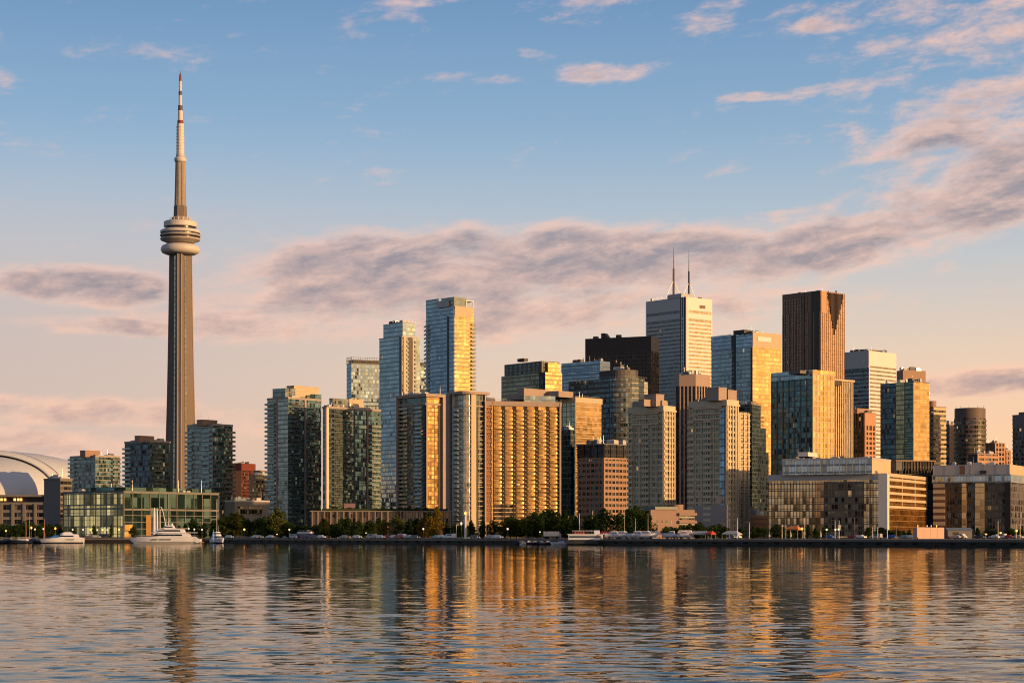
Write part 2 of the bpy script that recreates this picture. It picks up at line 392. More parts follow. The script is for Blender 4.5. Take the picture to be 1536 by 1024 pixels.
    def clutter(s, n=5, r=None, z=None, hmax=3.0, seed=1, mats=None):
        x0, x1, y0, y1 = s.rect(r); z = s.h if z is None else z; q = random.Random(seed); n = int(n * 1.7) + 2
        for i in range(n):
            w, d, h = q.uniform(1.5, 5), q.uniform(1.5, 5), q.uniform(.9, hmax)
            x, y = q.uniform(x0 + 1, max(x0 + 1.2, x1 - w - 1)), q.uniform(y0 + 1, max(y0 + 1.2, y1 - d - 1))
            mb = MB(); mb.box(x, x + w, y, y + d, z - .03, z + h); mb.box(x + .3, x + w - .3, y + .3, y + d - .3, z + h, z + h + .3)
            s.part('roof_unit', mb, q.choice(mats or [LGREY, CONC_D, STEEL]))
        for i in range(max(1, n // 3)):
            x, y = q.uniform(x0 + 1, x1 - 1), q.uniform(y0 + 1, y1 - 1)
            s.part('aerial', MB().tube((x, y, z - .1), (x, y, z + q.uniform(3, 7)), .12, .05), STEEL)
    def rail(s, z=None, r=None, h=1.3, mat=STEEL):
        x0, x1, y0, y1 = s.rect(r); z = s.h if z is None else z; mb = MB()
        P = [(x0 + .6, y0 + .6), (x1 - .6, y0 + .6), (x1 - .6, y1 - .6), (x0 + .6, y1 - .6)]
        for i in range(4):
            a, b = P[i], P[(i + 1) % 4]; n = max(1, int(math.hypot(b[0] - a[0], b[1] - a[1]) / 3))
            mb.tube((*a, z + h), (*b, z + h), .06, n=4)
            for j in range(n): x = a[0] + (b[0] - a[0]) * j / n; y = a[1] + (b[1] - a[1]) * j / n; mb.tube((x, y, z - .05), (x, y, z + h), .06, n=4)
        return s.part('railing', mb, mat)
# ------------------------------------------------------------------ water, ground, quay
def water_mat():
    m, k = newmat('lake_water')
    p = k.n('ShaderNodeTexCoord').outputs['Object']
    x, y, z = k.sep(p)
    n1 = k.noise(k.xyz(k.m('MULTIPLY', x, .8), y, 0.0), 1.5, 3, .55, .3)
    n2 = k.noise(k.xyz(k.m('MULTIPLY', x, .8), y, 4.0), 0.33, 2, .5, .3)
    n3 = k.noise(k.xyz(x, k.m('MULTIPLY', y, .5), 9.0), 0.012, 2, .5, .5)
    n4 = k.noise(k.xyz(k.m('MULTIPLY', x, .55), y, 2.0), 0.85, 2, .5, .6)
    rg = k.m('SUBTRACT', 1.0, k.m('ABSOLUTE', k.m('MULTIPLY_ADD', n4, 2.6, -1.3)))
    hgt = k.m('MULTIPLY', k.m('ADD', k.m('ADD', k.m('MULTIPLY', n1, .10), k.m('MULTIPLY', n2, .30)), k.m('MULTIPLY', rg, .05)), k.m('ADD', .45, k.m('MULTIPLY', n3, 1.0)))
    bp = k.n('ShaderNodeBump'); bp.inputs['Strength'].default_value = 1.0; bp.inputs['Distance'].default_value = WATER_BUMP; k.inp(bp.inputs['Height'], hgt)
    d = k.n('ShaderNodeBsdfDiffuse'); k.inp(d.inputs[0], (.006, .018, .02))
    g = k.n('ShaderNodeBsdfGlossy'); k.inp(g.inputs[0], (.90, .86, .79)); g.inputs['Roughness'].default_value = .03; k.nt.links.new(bp.outputs[0], g.inputs['Normal'])
    f = k.n('ShaderNodeFresnel'); f.inputs[0].default_value = 1.333; k.nt.links.new(bp.outputs[0], f.inputs['Normal'])
    return fin(m, k, k.ms(f.outputs[0], d.outputs[0], g.outputs[0]))
WATER_BUMP = 0.12
def build_water():
    rows, cols = 1250, 1120
    t = np.linspace(0, 1, rows); dist = 16.0 * (1100 / 16.0) ** t
    px = np.linspace(-1300, 2836, cols)
    Yg = np.repeat(dist[:, None], cols, 1); Xg = (px[None, :] - 768) / F * Yg
    Zg = np.zeros_like(Yg)
    sp = np.gradient(dist)[:, None]                     # spacing between rows
    rs = np.random.RandomState(5)
    for i in range(110):
        lam = 0.5 * (5.0 / 0.5) ** rs.rand(); kk = 2 * np.pi / lam
        th = R(90) + rs.normal(0, 0.32) + (R(14) if i % 3 else R(-22))
        kx, ky = kk * np.cos(th), kk * np.sin(th)
        slope = 0.0062 * (0.75 + .5 * rs.rand()) * (1.45 if lam < 1.8 else .62)
        att = np.clip((lam / np.maximum(sp * abs(np.sin(th)) + 1e-6, 1e-6) - 1.7) / 1.6, 0, 1)
        ph = kx * Xg + ky * Yg + rs.rand() * 6.283
        s = np.sin(ph)
        if lam < 1.8: att = att * (1 + .8 * np.sin(Xg * (.11 + .1 * rs.rand()) + rs.rand() * 6) * np.sin(Yg * (.14 + .1 * rs.rand()) + rs.rand() * 6))
        Zg += att * slope / kk * (s - 0.30 * (1 - 2 * s * s))
    gust = 0.75 + 0.25 * np.sin(Xg * .045 + 1.3 * np.sin(Yg * .021)) * np.sin(Yg * .033 + .6)
    Zg *= gust * np.clip((1050 - Yg) / 200, 0, 1)
    v = np.stack([Xg, Yg, Zg], -1).reshape(-1, 3)
    a = (np.arange(rows - 1)[:, None] * cols + np.arange(cols - 1)[None, :]).reshape(-1)
    q = np.stack([a, a + 1, a + cols + 1, a + cols], -1)
    me = bpy.data.meshes.new('water')
    me.vertices.add(len(v)); me.vertices.foreach_set('co', v.astype(np.float32).ravel())
    me.loops.add(q.size); me.loops.foreach_set('vertex_index', q.astype(np.int32).ravel())
    me.polygons.add(len(q)); me.polygons.foreach_set('loop_start', (np.arange(len(q)) * 4).astype(np.int32))
    me.polygons.foreach_set('use_smooth', np.ones(len(q), bool)); me.update(calc_edges=True)
    wm = water_mat(); me.materials.append(wm)
    o = bpy.data.objects.new('water', me); COL.objects.link(o); tag(o, kind='structure')
    mb = MB(); B = 30000
    mb.face([(-B, -B, -.5), (B, -B, -.5), (B, 1500, -.5), (-B, 1500, -.5)])
    tag(mb.build('lake', wm), kind='structure')
build_water()

Q = [(-2600, 1010), (-330, 950), (-136, 928), (145, 562), (700, -160), (2600, -2400)]    # the quay edge, west to east
FEND = []
def build_ground():
    mb = MB(); mb.face([(x, y, GZ) for x, y in Q] + [(24000, -2400, GZ), (24000, 26000, GZ), (-24000, 26000, GZ), (-24000, 1010, GZ)])
    tag(mb.build('ground', plain('city_ground', (.09, .085, .08), .9, .2)), kind='structure')
    t = MB(); c = MB()
    for (a, b) in zip(Q, Q[1:]):
        dx, dy = b[0] - a[0], b[1] - a[1]; l = math.hypot(dx, dy); nx, ny = dy / l, -dx / l    # outwards, over the water
        P = lambda p, o: (p[0] + nx * o, p[1] + ny * o)
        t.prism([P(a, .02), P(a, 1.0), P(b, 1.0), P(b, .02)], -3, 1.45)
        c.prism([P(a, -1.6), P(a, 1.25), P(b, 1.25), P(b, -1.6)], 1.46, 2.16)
        n = int(l / 6)
        if (a, b) == (Q[2], Q[3]):
            for i in range(64):
                t_ = (i + .5) / 64; c0 = P((a[0] + dx * t_, a[1] + dy * t_), 1.12); FEND.append((c0, (dx / l, dy / l), (nx, ny), i))
    q = thing('quay_wall', 'long dark concrete quay wall with a paler coping along the water', 'quay wall', (0, 0, 0))
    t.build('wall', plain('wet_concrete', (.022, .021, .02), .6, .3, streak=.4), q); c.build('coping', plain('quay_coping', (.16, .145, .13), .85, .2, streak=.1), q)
    rub = plain('fender_rubber', (.008, .008, .008), .9); lad = plain('rusty_ladder', (.16, .10, .06), .8, .2)
    for (c0, d_, n_, i) in FEND:
        if i % 8 == 3:
            m_ = MB()
            for s_ in (-.3, .3): m_.tube((c0[0] + d_[0] * s_, c0[1] + d_[1] * s_, -.5), (c0[0] + d_[0] * s_, c0[1] + d_[1] * s_, 2.3), .05, n=5)
            for z_ in range(8): m_.tube((c0[0] - d_[0] * .3, c0[1] - d_[1] * .3, z_ * .33), (c0[0] + d_[0] * .3, c0[1] + d_[1] * .3, z_ * .33), .04, n=5)
            m_.build('ladder', lad, q)
        else: MB().tube((c0[0] - d_[0] * .8, c0[1] - d_[1] * .8, .9), (c0[0] + d_[0] * .8, c0[1] + d_[1] * .8, .9), .28, n=8).build('fender', rub, q)
        if i % 2 == 0:
            bo = thing('bollard', 'squat dark mooring bollard on the edge of the quay', 'bollard', (c0[0] - n_[0] * 1.2, c0[1] - n_[1] * 1.2, 2.15), 0, 'bollards along the quay edge')
            MB().lathe([(.22, 0), (.2, .1), (.14, .2), (.14, .42), (.24, .5), (.24, .6), (.1, .66)], n=10).build('post', DARK, bo)
    def strip(name, o0, o1, z, mat):
        mb = MB()
        for (a, b) in zip(Q[1:], Q[2:-1]):
            dx, dy = b[0] - a[0], b[1] - a[1]; l = math.hypot(dx, dy); nx, ny = -dy / l, dx / l
            mb.face([(a[0] + nx * o0, a[1] + ny * o0, z), (b[0] + nx * o0, b[1] + ny * o0, z), (b[0] + nx * o1, b[1] + ny * o1, z), (a[0] + nx * o1, a[1] + ny * o1, z)])
        tag(mb.build(name, mat), kind='structure')
    strip('promenade', 2.2, 13, GZ + .05, plain('paving', (.19, .17, .15), .85, .15))
    strip('road', 15, 28, GZ + .012, plain('asphalt', (.05, .05, .05), .85, .2))
build_ground()
def quayY(px):           # distance of the quay edge along a view column
    k = (px - 768) / F
    for (a, b) in zip(Q, Q[1:]):
        den = (b[0] - a[0]) - k * (b[1] - a[1])
        if abs(den) < 1e-9: continue
        t = (k * a[1] - a[0]) / den
        if -1e-6 <= t <= 1 + 1e-6:
            y = a[1] + t * (b[1] - a[1])
            if y > 0: return y
    return 900

# ------------------------------------------------------------------ the tall concrete tower with the pod
def build_spire():
    Y = 2300; x0 = (270.5 - 768) / F * Y; px = Y / F
    zz = lambda py: zat(py, Y) - GZ
    e = thing('observation_tower', 'very tall slender concrete tower with a round pod and a red and white mast', 'tower', (x0, Y, GZ))
    conc = plain('tower_concrete', (.17, .14, .12), .8, .12, streak=.35, scale=.05)
    def sect(rad, core, wid, rot=-85):
        pts = []
        for i in range(3):
            a = R(rot + 120 * i); d = Vector((math.cos(a), math.sin(a))); n = Vector((-d.y, d.x))
            pts += [d * rad - n * wid, d * rad + n * wid, d * core + n * (wid + core * .45), ]
            b = R(rot + 120 * i + 60); pts.append(Vector((math.cos(b), math.sin(b))) * core * 1.02)
            d2 = Vector((math.cos(R(rot + 120 * (i + 1))), math.sin(R(rot + 120 * (i + 1))))); n2 = Vector((-d2.y, d2.x))
            pts.append(d2 * core - n2 * (wid + core * .45))
        return [(p.x, p.y) for p in pts]
    prof = [(806, 27), (790, 26), (760, 24.2), (725, 22.4), (680, 20.4), (620, 18.6), (560, 17.2), (500, 16.1), (440, 15.1), (378, 14.3)]
    mb = MB()
    for (pa, ra), (pb, rb) in zip(prof, prof[1:]):
        A = sect(ra * px * 1.17, 9.0 * px * (.42 + ra / 38), 3.0 * px); Bq = sect(rb * px * 1.17, 9.0 * px * (.42 + rb / 38), 3.0 * px)
        n = len(A); u = 0
        for i in range(n):
            j = (i + 1) % n; l = math.dist(A[i], A[j])
            mb.face([(*A[i], zz(pa)), (*A[j], zz(pa)), (*Bq[j], zz(pb)), (*Bq[i], zz(pb))], [(u, zz(pa)), (u + l, zz(pa)), (u + l, zz(pb)), (u, zz(pb))]); u += l
    mb.build('shaft', conc, e)
    rib = plain('shaft_rib', (.30, .245, .20), .75, .12, streak=.3, scale=.05)
    for i in range(3):
        a = R(-85 + 120 * i); d = Vector((math.cos(a), math.sin(a))); n = Vector((-d.y, d.x))
        for s in (-1, 1):
            mb = MB()
            for (pa, ra), (pb, rb) in zip(prof, prof[1:]):
                p = d * (ra * px * 1.17 + .15) + n * s * 2.7 * px; q = d * (rb * px * 1.17 + .15) + n * s * 2.7 * px
                mb.tube((p.x, p.y, zz(pa)), (q.x, q.y, zz(pb)), .85, .85, 6)
            mb.build('rib', rib, e)
    gl = glass('lift_glass', (.85, .7, .5), (.05, .04, .03), .5, .1, .03, 6, 3, sp=.15, lit=0)
    for i in range(3):
        a = R(-85 + 60 + 120 * i); d = Vector((math.cos(a), math.sin(a))); n = Vector((-d.y, d.x)); mb = MB()
        for (pa, ra), (pb, rb) in zip(prof, prof[1:]):
            ca, cb = 9.0 * px * (.42 + ra / 38), 9.0 * px * (.42 + rb / 38)
            w = 2.1 * px
            P = lambda c, o, s, z: (*(d * (c * 1.0 + o) + n * s * w), z)
            mb.face([P(ca, 1.3, -1, zz(pa)), P(ca, 1.3, 1, zz(pa)), P(cb, 1.3, 1, zz(pb)), P(cb, 1.3, -1, zz(pb))])
            for s in (-1, 1):
                f = [P(ca, 1.3, s, zz(pa)), P(ca, -1.5, s, zz(pa)), P(cb, -1.5, s, zz(pb)), P(cb, 1.3, s, zz(pb))]
                mb.face(f if s > 0 else f[::-1])
        mb.build('lift_shaft', gl, e)
    W = plain('pod_white', (.52, .50, .48), .5, .1, streak=.1); DK = glass('pod_windows', (.6, .6, .6), (.01, .01, .012), .2, .1, .04, 3, 1.6, sp=0, lit=.02)
    L = lambda name, prof, m, n=40: MB().lathe([(r * px, zz(p)) for r, p in prof], n=n).build(name, m, e, True)
    L('radome', [(14, 382), (22, 381.6), (27, 379.6), (29, 376), (29, 373), (27.2, 369.4), (22, 367), (16, 366.4)], W)
    GR = plain('pod_grey', (.36, .33, .30), .5, .1, streak=.1); KB = plain('pod_dark', (.014, .013, .013), .3, .1)
    L2 = lambda name, prof, m: MB().lathe([(r * px, zz(p)) for r, p in prof], n=56).build(name, m, e)
    L2('pod_soffit', [(13, 366), (19, 365), (28.5, 361)], GR)
    L2('pod_deck', [(28.6, 361.1), (29.7, 359.8), (29.9, 358.2), (27, 357.9)], GR)
    L2('window_band', [(26.4, 358), (26.6, 354.9)], KB)
    L2('pod_deck', [(29.6, 355.1), (30.3, 354.2), (30.3, 352.6), (27, 352.3)], GR)
    L2('window_band', [(26.6, 352.4), (26.6, 349.8)], DK)
    L2('pod_deck', [(29.4, 350.1), (30.0, 349), (29.4, 346.4), (25, 344.4)], W)
    L2('window_band', [(22.0, 344.6), (22.0, 340.4)], KB)
    L2('pod_roof', [(24.2, 340.8), (24.6, 339.8), (24.6, 333.6), (22.5, 332.4), (11, 331.6)], W)
    L('pod_roof', [(13, 331.8), (13, 327), (10.5, 325.5)], CONC)
    for i in range(14):
        a = i * 2 * math.pi / 14 + .2; r = 15.5 * px; h = random.Random(i).uniform(2.5, 6)
        MB().tube((r * math.cos(a), r * math.sin(a), zz(332)), (r * math.cos(a), r * math.sin(a), zz(332) + h), .35, .2).build('aerial', STEEL, e)
    hexa = lambda r: [(r * px * math.cos(R(60 * i + 12)), r * px * math.sin(R(60 * i + 12))) for i in range(6)]
    mb = MB(); mb.prism(hexa(10.2), zz(327), zz(309), top=hexa(9.4)); mb.build('upper_shaft', conc, e)
    mb = MB(); mb.prism(hexa(8.8), zz(309.1), zz(242), top=hexa(7.3))
    for i in range(6):
        a = R(60 * i + 42); d = Vector((math.cos(a), math.sin(a))) ; n = Vector((-d.y, d.x))
        for s in (-.5, .5):
            p = d * 7.6 * px + n * s * 5 * px; q = d * 6.3 * px + n * s * 4 * px
            mb.tube((p.x, p.y, zz(309)), (q.x, q.y, zz(243)), .75, .6, 4)
    mb.build('upper_shaft', CONC, e)
    L('sky_pod', [(7.2, 244), (8.6, 242.4), (9.2, 240), (8.8, 237.6), (7, 236), (5.8, 234.6)], W)
    L('sky_pod_roof', [(6.4, 235.2), (6.2, 233), (5.9, 231)], W)
    wmast = plain('mast_white', (.62, .56, .52), .5, .06); rmast = plain('mast_red', (.19, .035, .04), .5, .1); kmast = plain('mast_grey', (.09, .08, .09), .5, .1)
    seg = [(231.2, 186, 5.9, 5.3, wmast), (186.1, 181, 4.6, 4.4, rmast), (181.1, 166, 3.7, 3.4, wmast), (166.1, 158.5, 3.6, 3.4, kmast), (158.6, 143, 2.6, 2.4, wmast),
           (143.1, 137, 2.7, 2.5, kmast), (137.1, 122, 2.0, 1.9, wmast), (122.1, 112, 1.9, 1.5, rmast), (112.1, 107.5, .55, .4, kmast)]
    for a, b, r0, r1, m in seg:
        MB().lathe([(r0 * px, zz(a)), (r1 * px, zz(b))], n=14).build('mast_band', m, e)
    mb = MB()
    for i in range(9): mb.lathe([(6.15 * px, zz(229 - i * 4.7)), (6.15 * px, zz(228.2 - i * 4.7))], n=14)
    mb.build('cladding', wmast, e)
build_spire()

# ------------------------------------------------------------------ domed stadium on the left
def build_stadium():
    Y = 1560; u = Y / F; X = (-18 - 768) * u
    e = thing('domed_stadium', 'white domed stadium roof with a broad curved rim over dark arcades', 'stadium', (X, Y, GZ))
    zz = lambda p: zat(p, Y) - GZ
    roof = plain('dome_membrane', (.54, .58, .64), .5, .06, scale=.06); rim = plain('dome_rim', (.50, .54, .60), .45, .05)
    zb = zz(746)
    A = 118 * u
    def arch(a, h, y, n=40): return [(a * math.cos(math.pi * i / n), y, zb + h * math.sin(math.pi * i / n) ** .92) for i in range(n + 1)]
    def loft(rows, name, m, smooth=True):
        mb = MB()
        for p, q in zip(rows, rows[1:]):
            for i in range(len(p) - 1): mb.face([p[i], q[i], q[i + 1], p[i + 1]])
        return mb.build(name, m, e, smooth)
    H = zz(674.5) - zb
    loft([arch(A, H, 0), arch(A * .985, H * 1.0, -5), arch(A * .93, H * .945, -10), arch(A * .90, H * .90, -10), arch(A * .895, H * .89, 4)], 'roof_rim', rim)
    rows = []
    for j in range(15):
        t = j / 14; rows.append([(A * .9 * math.cos(math.pi * i / 40) * math.cos(t * 1.45) ** .8, 2 - 62 * math.sin(t * 1.5), zb + H * .875 * math.sin(math.pi * i / 40) ** .95 * math.cos(t * 1.5)) for i in range(41)])
    loft(rows, 'front_roof_panel', roof)
    rows = []
    for j in range(15):
        t = j / 14; rows.append([(A * (1.0 + .22 * math.sin(t * math.pi * .5)) * math.cos(math.pi * i / 40) + t * 30, 2 + t * 110, zb + H * (1.0 - .02 * t - .98 * max(0, t - .35) ** 2 / .4225) * math.sin(math.pi * i / 40) ** .9) for i in range(41)])
    loft([list(reversed(r)) for r in rows], 'rear_roof_shell', roof)
    m = CONC_D
    D = A * 1.16
    w = glass('arcade_glass', (.4, .4, .42), (.01, .01, .011), .08, .2, .05, 9, 4, sp=.12, lit=.0)
    mb = MB(); mb.box(-D, D, -72, 120, 0, zz(757)); mb.build('arcade', [w], e)
    MB().box(-D, D, -66, 120, zz(757), zb, 0).build('clerestory', [BLACK], e)
    mb = MB()
    for p in (757, 768, 778, 789): mb.box(-D - .5, D + .5, -73.5, 118, zz(p) - 1.1, zz(p) + .9)
    mb.box(-D - .5, D + .5, -73, 118, zz(747.5), zz(744.6)); mb.build('floor_slab', m, e)
    mb = MB()
    for i in range(18): x = -D + i * 2 * D / 17; mb.box(x - .9, x + .9, -74.4, -71.5, 0, zz(757))
    mb.build('colonnade', m, e)
    lamp = emit('arcade_lamp', (1, .42, .1), 2.2)
    for x in (18, 21.5, 25, 28, 43, 47, 52, 57, 71, 76, 80): MB().box(x * u, (x + 2.6) * u, -68, -66.5, zz(753), zz(749.5)).build('lamp', lamp, e)
build_stadium()
# ------------------------------------------------------------------ glass and cladding of the towers
G_GREY = glass('grey_green_glass', (.60, .70, .68), (.05, .06, .055), .26, .12, .05, 3.0, 1.5, sp=.28, spc=(.17, .18, .16), mw=.10, mc=(.2, .2, .18), blind=.35, bc=(.25, .24, .2), lit=.012)
G_PALE = glass('pale_condo_glass', (.74, .76, .68), (.16, .16, .13), .34, .15, .04, 3.0, 1.3, sp=.30, spc=(.30, .30, .25), mw=.1, mc=(.28, .27, .23), blind=.5, bc=(.42, .38, .28), lit=.01)
G_TEAL = glass('dark_teal_glass', (.30, .55, .62), (.03, .06, .066), .30, .08, .07, 3.0, 1.6, sp=.2, spc=(.07, .09, .09), mw=.09, mc=(.07, .08, .08), blind=.3, bc=(.20, .28, .28), lit=.02)
G_BLUE = glass('blue_glass', (.52, .68, .86), (.03, .05, .075), .40, .07, .05, 3.3, 1.7, sp=.2, spc=(.11, .15, .2), mw=.06, mc=(.12, .15, .18), blind=.15, lit=.006)
G_SKY = glass('sky_blue_glass', (.58, .74, .82), (.05, .08, .09), .42, .08, .06, 3.3, 1.5, sp=.26, spc=(.20, .25, .27), mw=.07, mc=(.2, .23, .24), blind=.3, bc=(.34, .36, .34), lit=.004)
G_GOLDREFL = glass('gold_reflection_glass', (1.0, .66, .27), (.16, .08, .02), .56, .22, .035, 3.4, 2.4, sp=.16, spc=(.36, .24, .1), mw=.03, mc=(.3, .2, .1), blind=.1, bc=(.5, .36, .18), lit=0, wob=.03)  # golden sky reflection put into the tint and pane colours
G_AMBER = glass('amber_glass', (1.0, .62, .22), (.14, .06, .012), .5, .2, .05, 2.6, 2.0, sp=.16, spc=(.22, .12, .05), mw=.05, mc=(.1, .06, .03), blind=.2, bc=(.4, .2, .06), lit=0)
G_BRONZE = glass('bronze_reflection_glass', (1.0, .80, .48), (.17, .12, .05), .42, .10, .07, 3.1, 1.5, sp=.12, spc=(.13, .11, .08), mw=.08, mc=(.10, .09, .07), blind=.35, bc=(.5, .36, .17), lit=.01)  # patchy golden reflection put into the tint and warm pane colour
G_DARK = glass('smoked_glass', (.42, .42, .38), (.012, .012, .012), .13, .09, .07, 3.1, 1.6, sp=.22, spc=(.05, .05, .045), mw=.09, mc=(.05, .05, .05), blind=.2, bc=(.2, .18, .13), lit=.025)
G_BLACK = glass('black_glass', (.30, .32, .36), (.006, .006, .007), .07, .10, .04, 3.9, 1.7, sp=.3, spc=(.010, .010, .011), mw=.16, mc=(.008, .008, .008), blind=.14, bc=(.09, .09, .085), lit=.008)
G_NAVY = glass('navy_glass', (.36, .48, .56), (.012, .018, .024), .18, .08, .06, 3.7, 1.8, sp=.3, spc=(.045, .055, .06), mw=.08, mc=(.03, .035, .04), blind=.3, bc=(.20, .22, .21), lit=.015)
G_GREEN = glass('green_glass', (.42, .58, .48), (.02, .04, .03), .28, .08, .05, 3.4, 1.6, sp=.24, spc=(.08, .11, .09), mw=.07, mc=(.06, .08, .07), blind=.2, lit=.01)
G_STONE = glass('stone_condo_windows', (.66, .62, .48), (.05, .045, .03), .16, .14, .06, 2.75, 1.5, sp=.36, spc=(.54, .45, .31), mw=.24, mc=(.54, .45, .31), blind=.4, bc=(.36, .3, .2), lit=.012, spref=.2)
G_YELLOW = glass('inside_lit_yellow_glass', (.86, .82, .50), (.62, .54, .20), .12, .2, .04, 5.6, 2.6, sp=.10, spc=(.22, .22, .17), mw=.10, mc=(.25, .24, .18), blind=.6, bc=(.60, .50, .20), lit=1.6, lits=.5, litc=(1, .78, .32))  # the hall's inside light put into yellow pane colour and low emission
G_HALL = glass('hall_glass', (.36, .56, .52), (.016, .034, .03), .22, .06, .05, 5.2, 4.6, sp=0, mw=0, blind=.1, bc=(.1, .16, .14), lit=.006)
G_WIN = glass('punched_windows', (.5, .48, .44), (.015, .014, .013), .12, .1, .06, 2.9, 2.6, sp=0, mw=.1, mc=(.05, .045, .04), blind=.2, bc=(.2, .17, .12), lit=.012)
G_BAL = glass('balcony_doors', (.5, .6, .6), (.02, .026, .026), .18, .1, .06, 2.9, 1.9, sp=.14, spc=(.2, .19, .17), mw=.1, mc=(.2, .19, .17), blind=.3, bc=(.28, .26, .22), lit=.015)
BANDL = plain('shaded_white_stone', (.46, .46, .45), .4, .07, streak=.1)  # white stone of left faces, their shade put into the colour
BANDW = plain('white_stone', (.66, .64, .60), .45, .06, streak=.08)
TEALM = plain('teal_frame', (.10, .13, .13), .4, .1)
LFRAME = plain('pale_frame', (.17, .165, .15), .5, .08)
GGREY = plain('grey_green_slab', (.19, .20, .18), .7, .1)
HEDGE = plain('hedge_soil', (.03, .04, .02), .9, .3)

# ---- left group
def left_group():
    b = Bld('office_block', 'windowless grey concrete block between the stadium and the glass hall', 66, 90, 108, 719, 1120, 50)
    b.core(CONC_D, G_WIN, name='body'); b.slabs(CONC_D, 3.2, 1.4, .3, 0, faces='R', seg=('R', 0, b.w)); b.parapet(CONC_D, h=.8); b.clutter(4, seed=1)
    b = Bld('apartment_tower', 'short grey green glass apartment block beside the stadium dome', 105, 143, 180, 685, 1462, 50)
    b.core(G_GREY, G_TEAL); b.slabs(CONC, 3.0, .3, .15); b.parapet(CONC); b.balconies('L', b.d - 7, b.d + .8, 3.0, 6); b.balconies('R', b.w - 8, b.w - .5, 3.0, 6)
    b.penthouse(BROWNL, 120, 128, 150, 676, 5); b.clutter(5, seed=2); b.rail()
    b = Bld('apartment_tower', 'middle height blue grey apartment block just left of the tall concrete tower', 187, 225, 255, 663, 1350, 50)
    b.core(G_NAVY, G_TEAL); b.slabs(CONC_D, 3.0, .3, .15); b.parapet(CONC); b.balconies('L', b.d - 8, b.d + .8, 3.0, 6); b.balconies('R', 2, 10, 3.0, 6)
    b.penthouse(BROWNL, 202, 209, 231, 654, 6); b.clutter(5, seed=3); b.rail()
    b = Bld('apartment_tower', 'grey apartment block with end balconies standing in front of the concrete tower', 281, 319, 349, 638, 1310, 50)
    b.core(G_GREY, G_TEAL); b.slabs(CONC, 3.0, .3, .15); b.parapet(CONC); b.balconies('L', b.d - 6, b.d + 1, 3.0, 6); b.balconies('R', b.w - 9, b.w + 1.2, 3.0, 6); b.balconies('L', 2, 9, 3.0, 6)
    b.penthouse(BROWNL, 295, 304, 326, 630, 6); b.clutter(5, seed=4); b.rail()
    b = Bld('office_tower', 'distant red brick office slab, left side coloured as orange sunlight, right of the apartment block', 347, 362, 383, 696, 1900, 62)
    b.core(plain('sunlit_orange_wall', (.55, .22, .08), .6, .1), glass('brick_windows', (.5, .3, .2), (.02, .012, .01), .1, .2, .04, 3.4, 2, sp=.3, spc=(.13, .04, .025), mw=.3, mc=(.13, .04, .025), lit=.01))  # orange light on the left side is put into its wall colour
    b.pier(plain('red_band', (.17, .04, .026), .6, .1), 'R', 0, b.w, .3, b.h - 6, b.h + 1, name='parapet'); b.pier(plain('red_band', (.17, .04, .026), .6, .1), 'L', 0, b.d, .3, b.h - 6, b.h + 1, name='parapet'); b.clutter(3, seed=5)
    b = Bld('office_block', 'small dark brick block behind the trees left of the twin condo towers', 374, 384, 402, 712, 1500, 40)
    b.core(G_DARK, G_DARK); b.slabs(BROWN, 3.3, .7, .2); b.clutter(4, seed=6); b.penthouse(BROWN, 380, 386, 398, 706, 3)
    b = Bld('low_building', 'low pale grey building with dark openings between the glass hall and the condo towers', 338, 352, 404, 752, 1080, 30)
    b.core(CONC_D, CONC_D, name='body'); b.panel(G_DARK, 'R', 1.5, b.w * .35, b.h * .62, b.h * .86); b.panel(G_DARK, 'R', b.w * .40, b.w * .78, b.h * .62, b.h * .86); b.panel(G_DARK, 'R', 1.5, b.w * .8, b.h * .2, b.h * .45); b.parapet(LGREY, h=.8); b.clutter(6, seed=7)
    # the low glass hall on the waterfront
    b = Bld('exhibition_hall', 'wide low glass hall, half yellow panes and half dark panes in a white grid', 95, 185, 328, 737, 1010, 52)
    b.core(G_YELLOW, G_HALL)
    b.fins(LFRAME, 'R', b.w / 11, .4, .35); b.slabs(LFRAME, b.h * .37, .9, .35, b.h * .60, b.h, seg=('R', 0, b.w))
    b.slabs(LFRAME, b.h * .145, .3, .28, b.h * .05, b.h * .58, seg=('R', 0, b.w)); b.slabs(LFRAME, 5, .5, .3, b.h - .5, b.h + .1, seg=('R', 0, b.w))
    b.fins(LFRAME, 'L', b.d / 11, .35, .25); b.slabs(LFRAME, b.h * .36, .8, .3, b.h * .62, b.h + .1, seg=('L', 0, b.d)); b.slabs(plain('hall_glazing_bar', (.25, .25, .2), .5), b.h * .155, .22, .22, 2, b.h, seg=('L', 0, b.d))
    b.parapet(TEALM, h=.5, out=.3)
    b.penthouse(G_HALL, 135, 178, 322, 730, 7, par=False); b.clutter(7, seed=8, hmax=2.4)
    lit = emit('lobby_light', (1.0, .50, .12), 1.3)
    b.panel(glass('lobby_glass', (.9, .7, .4), (.5, .25, .06), .1, .2, .03, 3.4, 2.2, sp=.1, blind=.4, bc=(.8, .45, .1), lit=.55, lits=1.5), 'R', 1.0, b.w * .088, .5, b.h * .30, .3)
left_group()

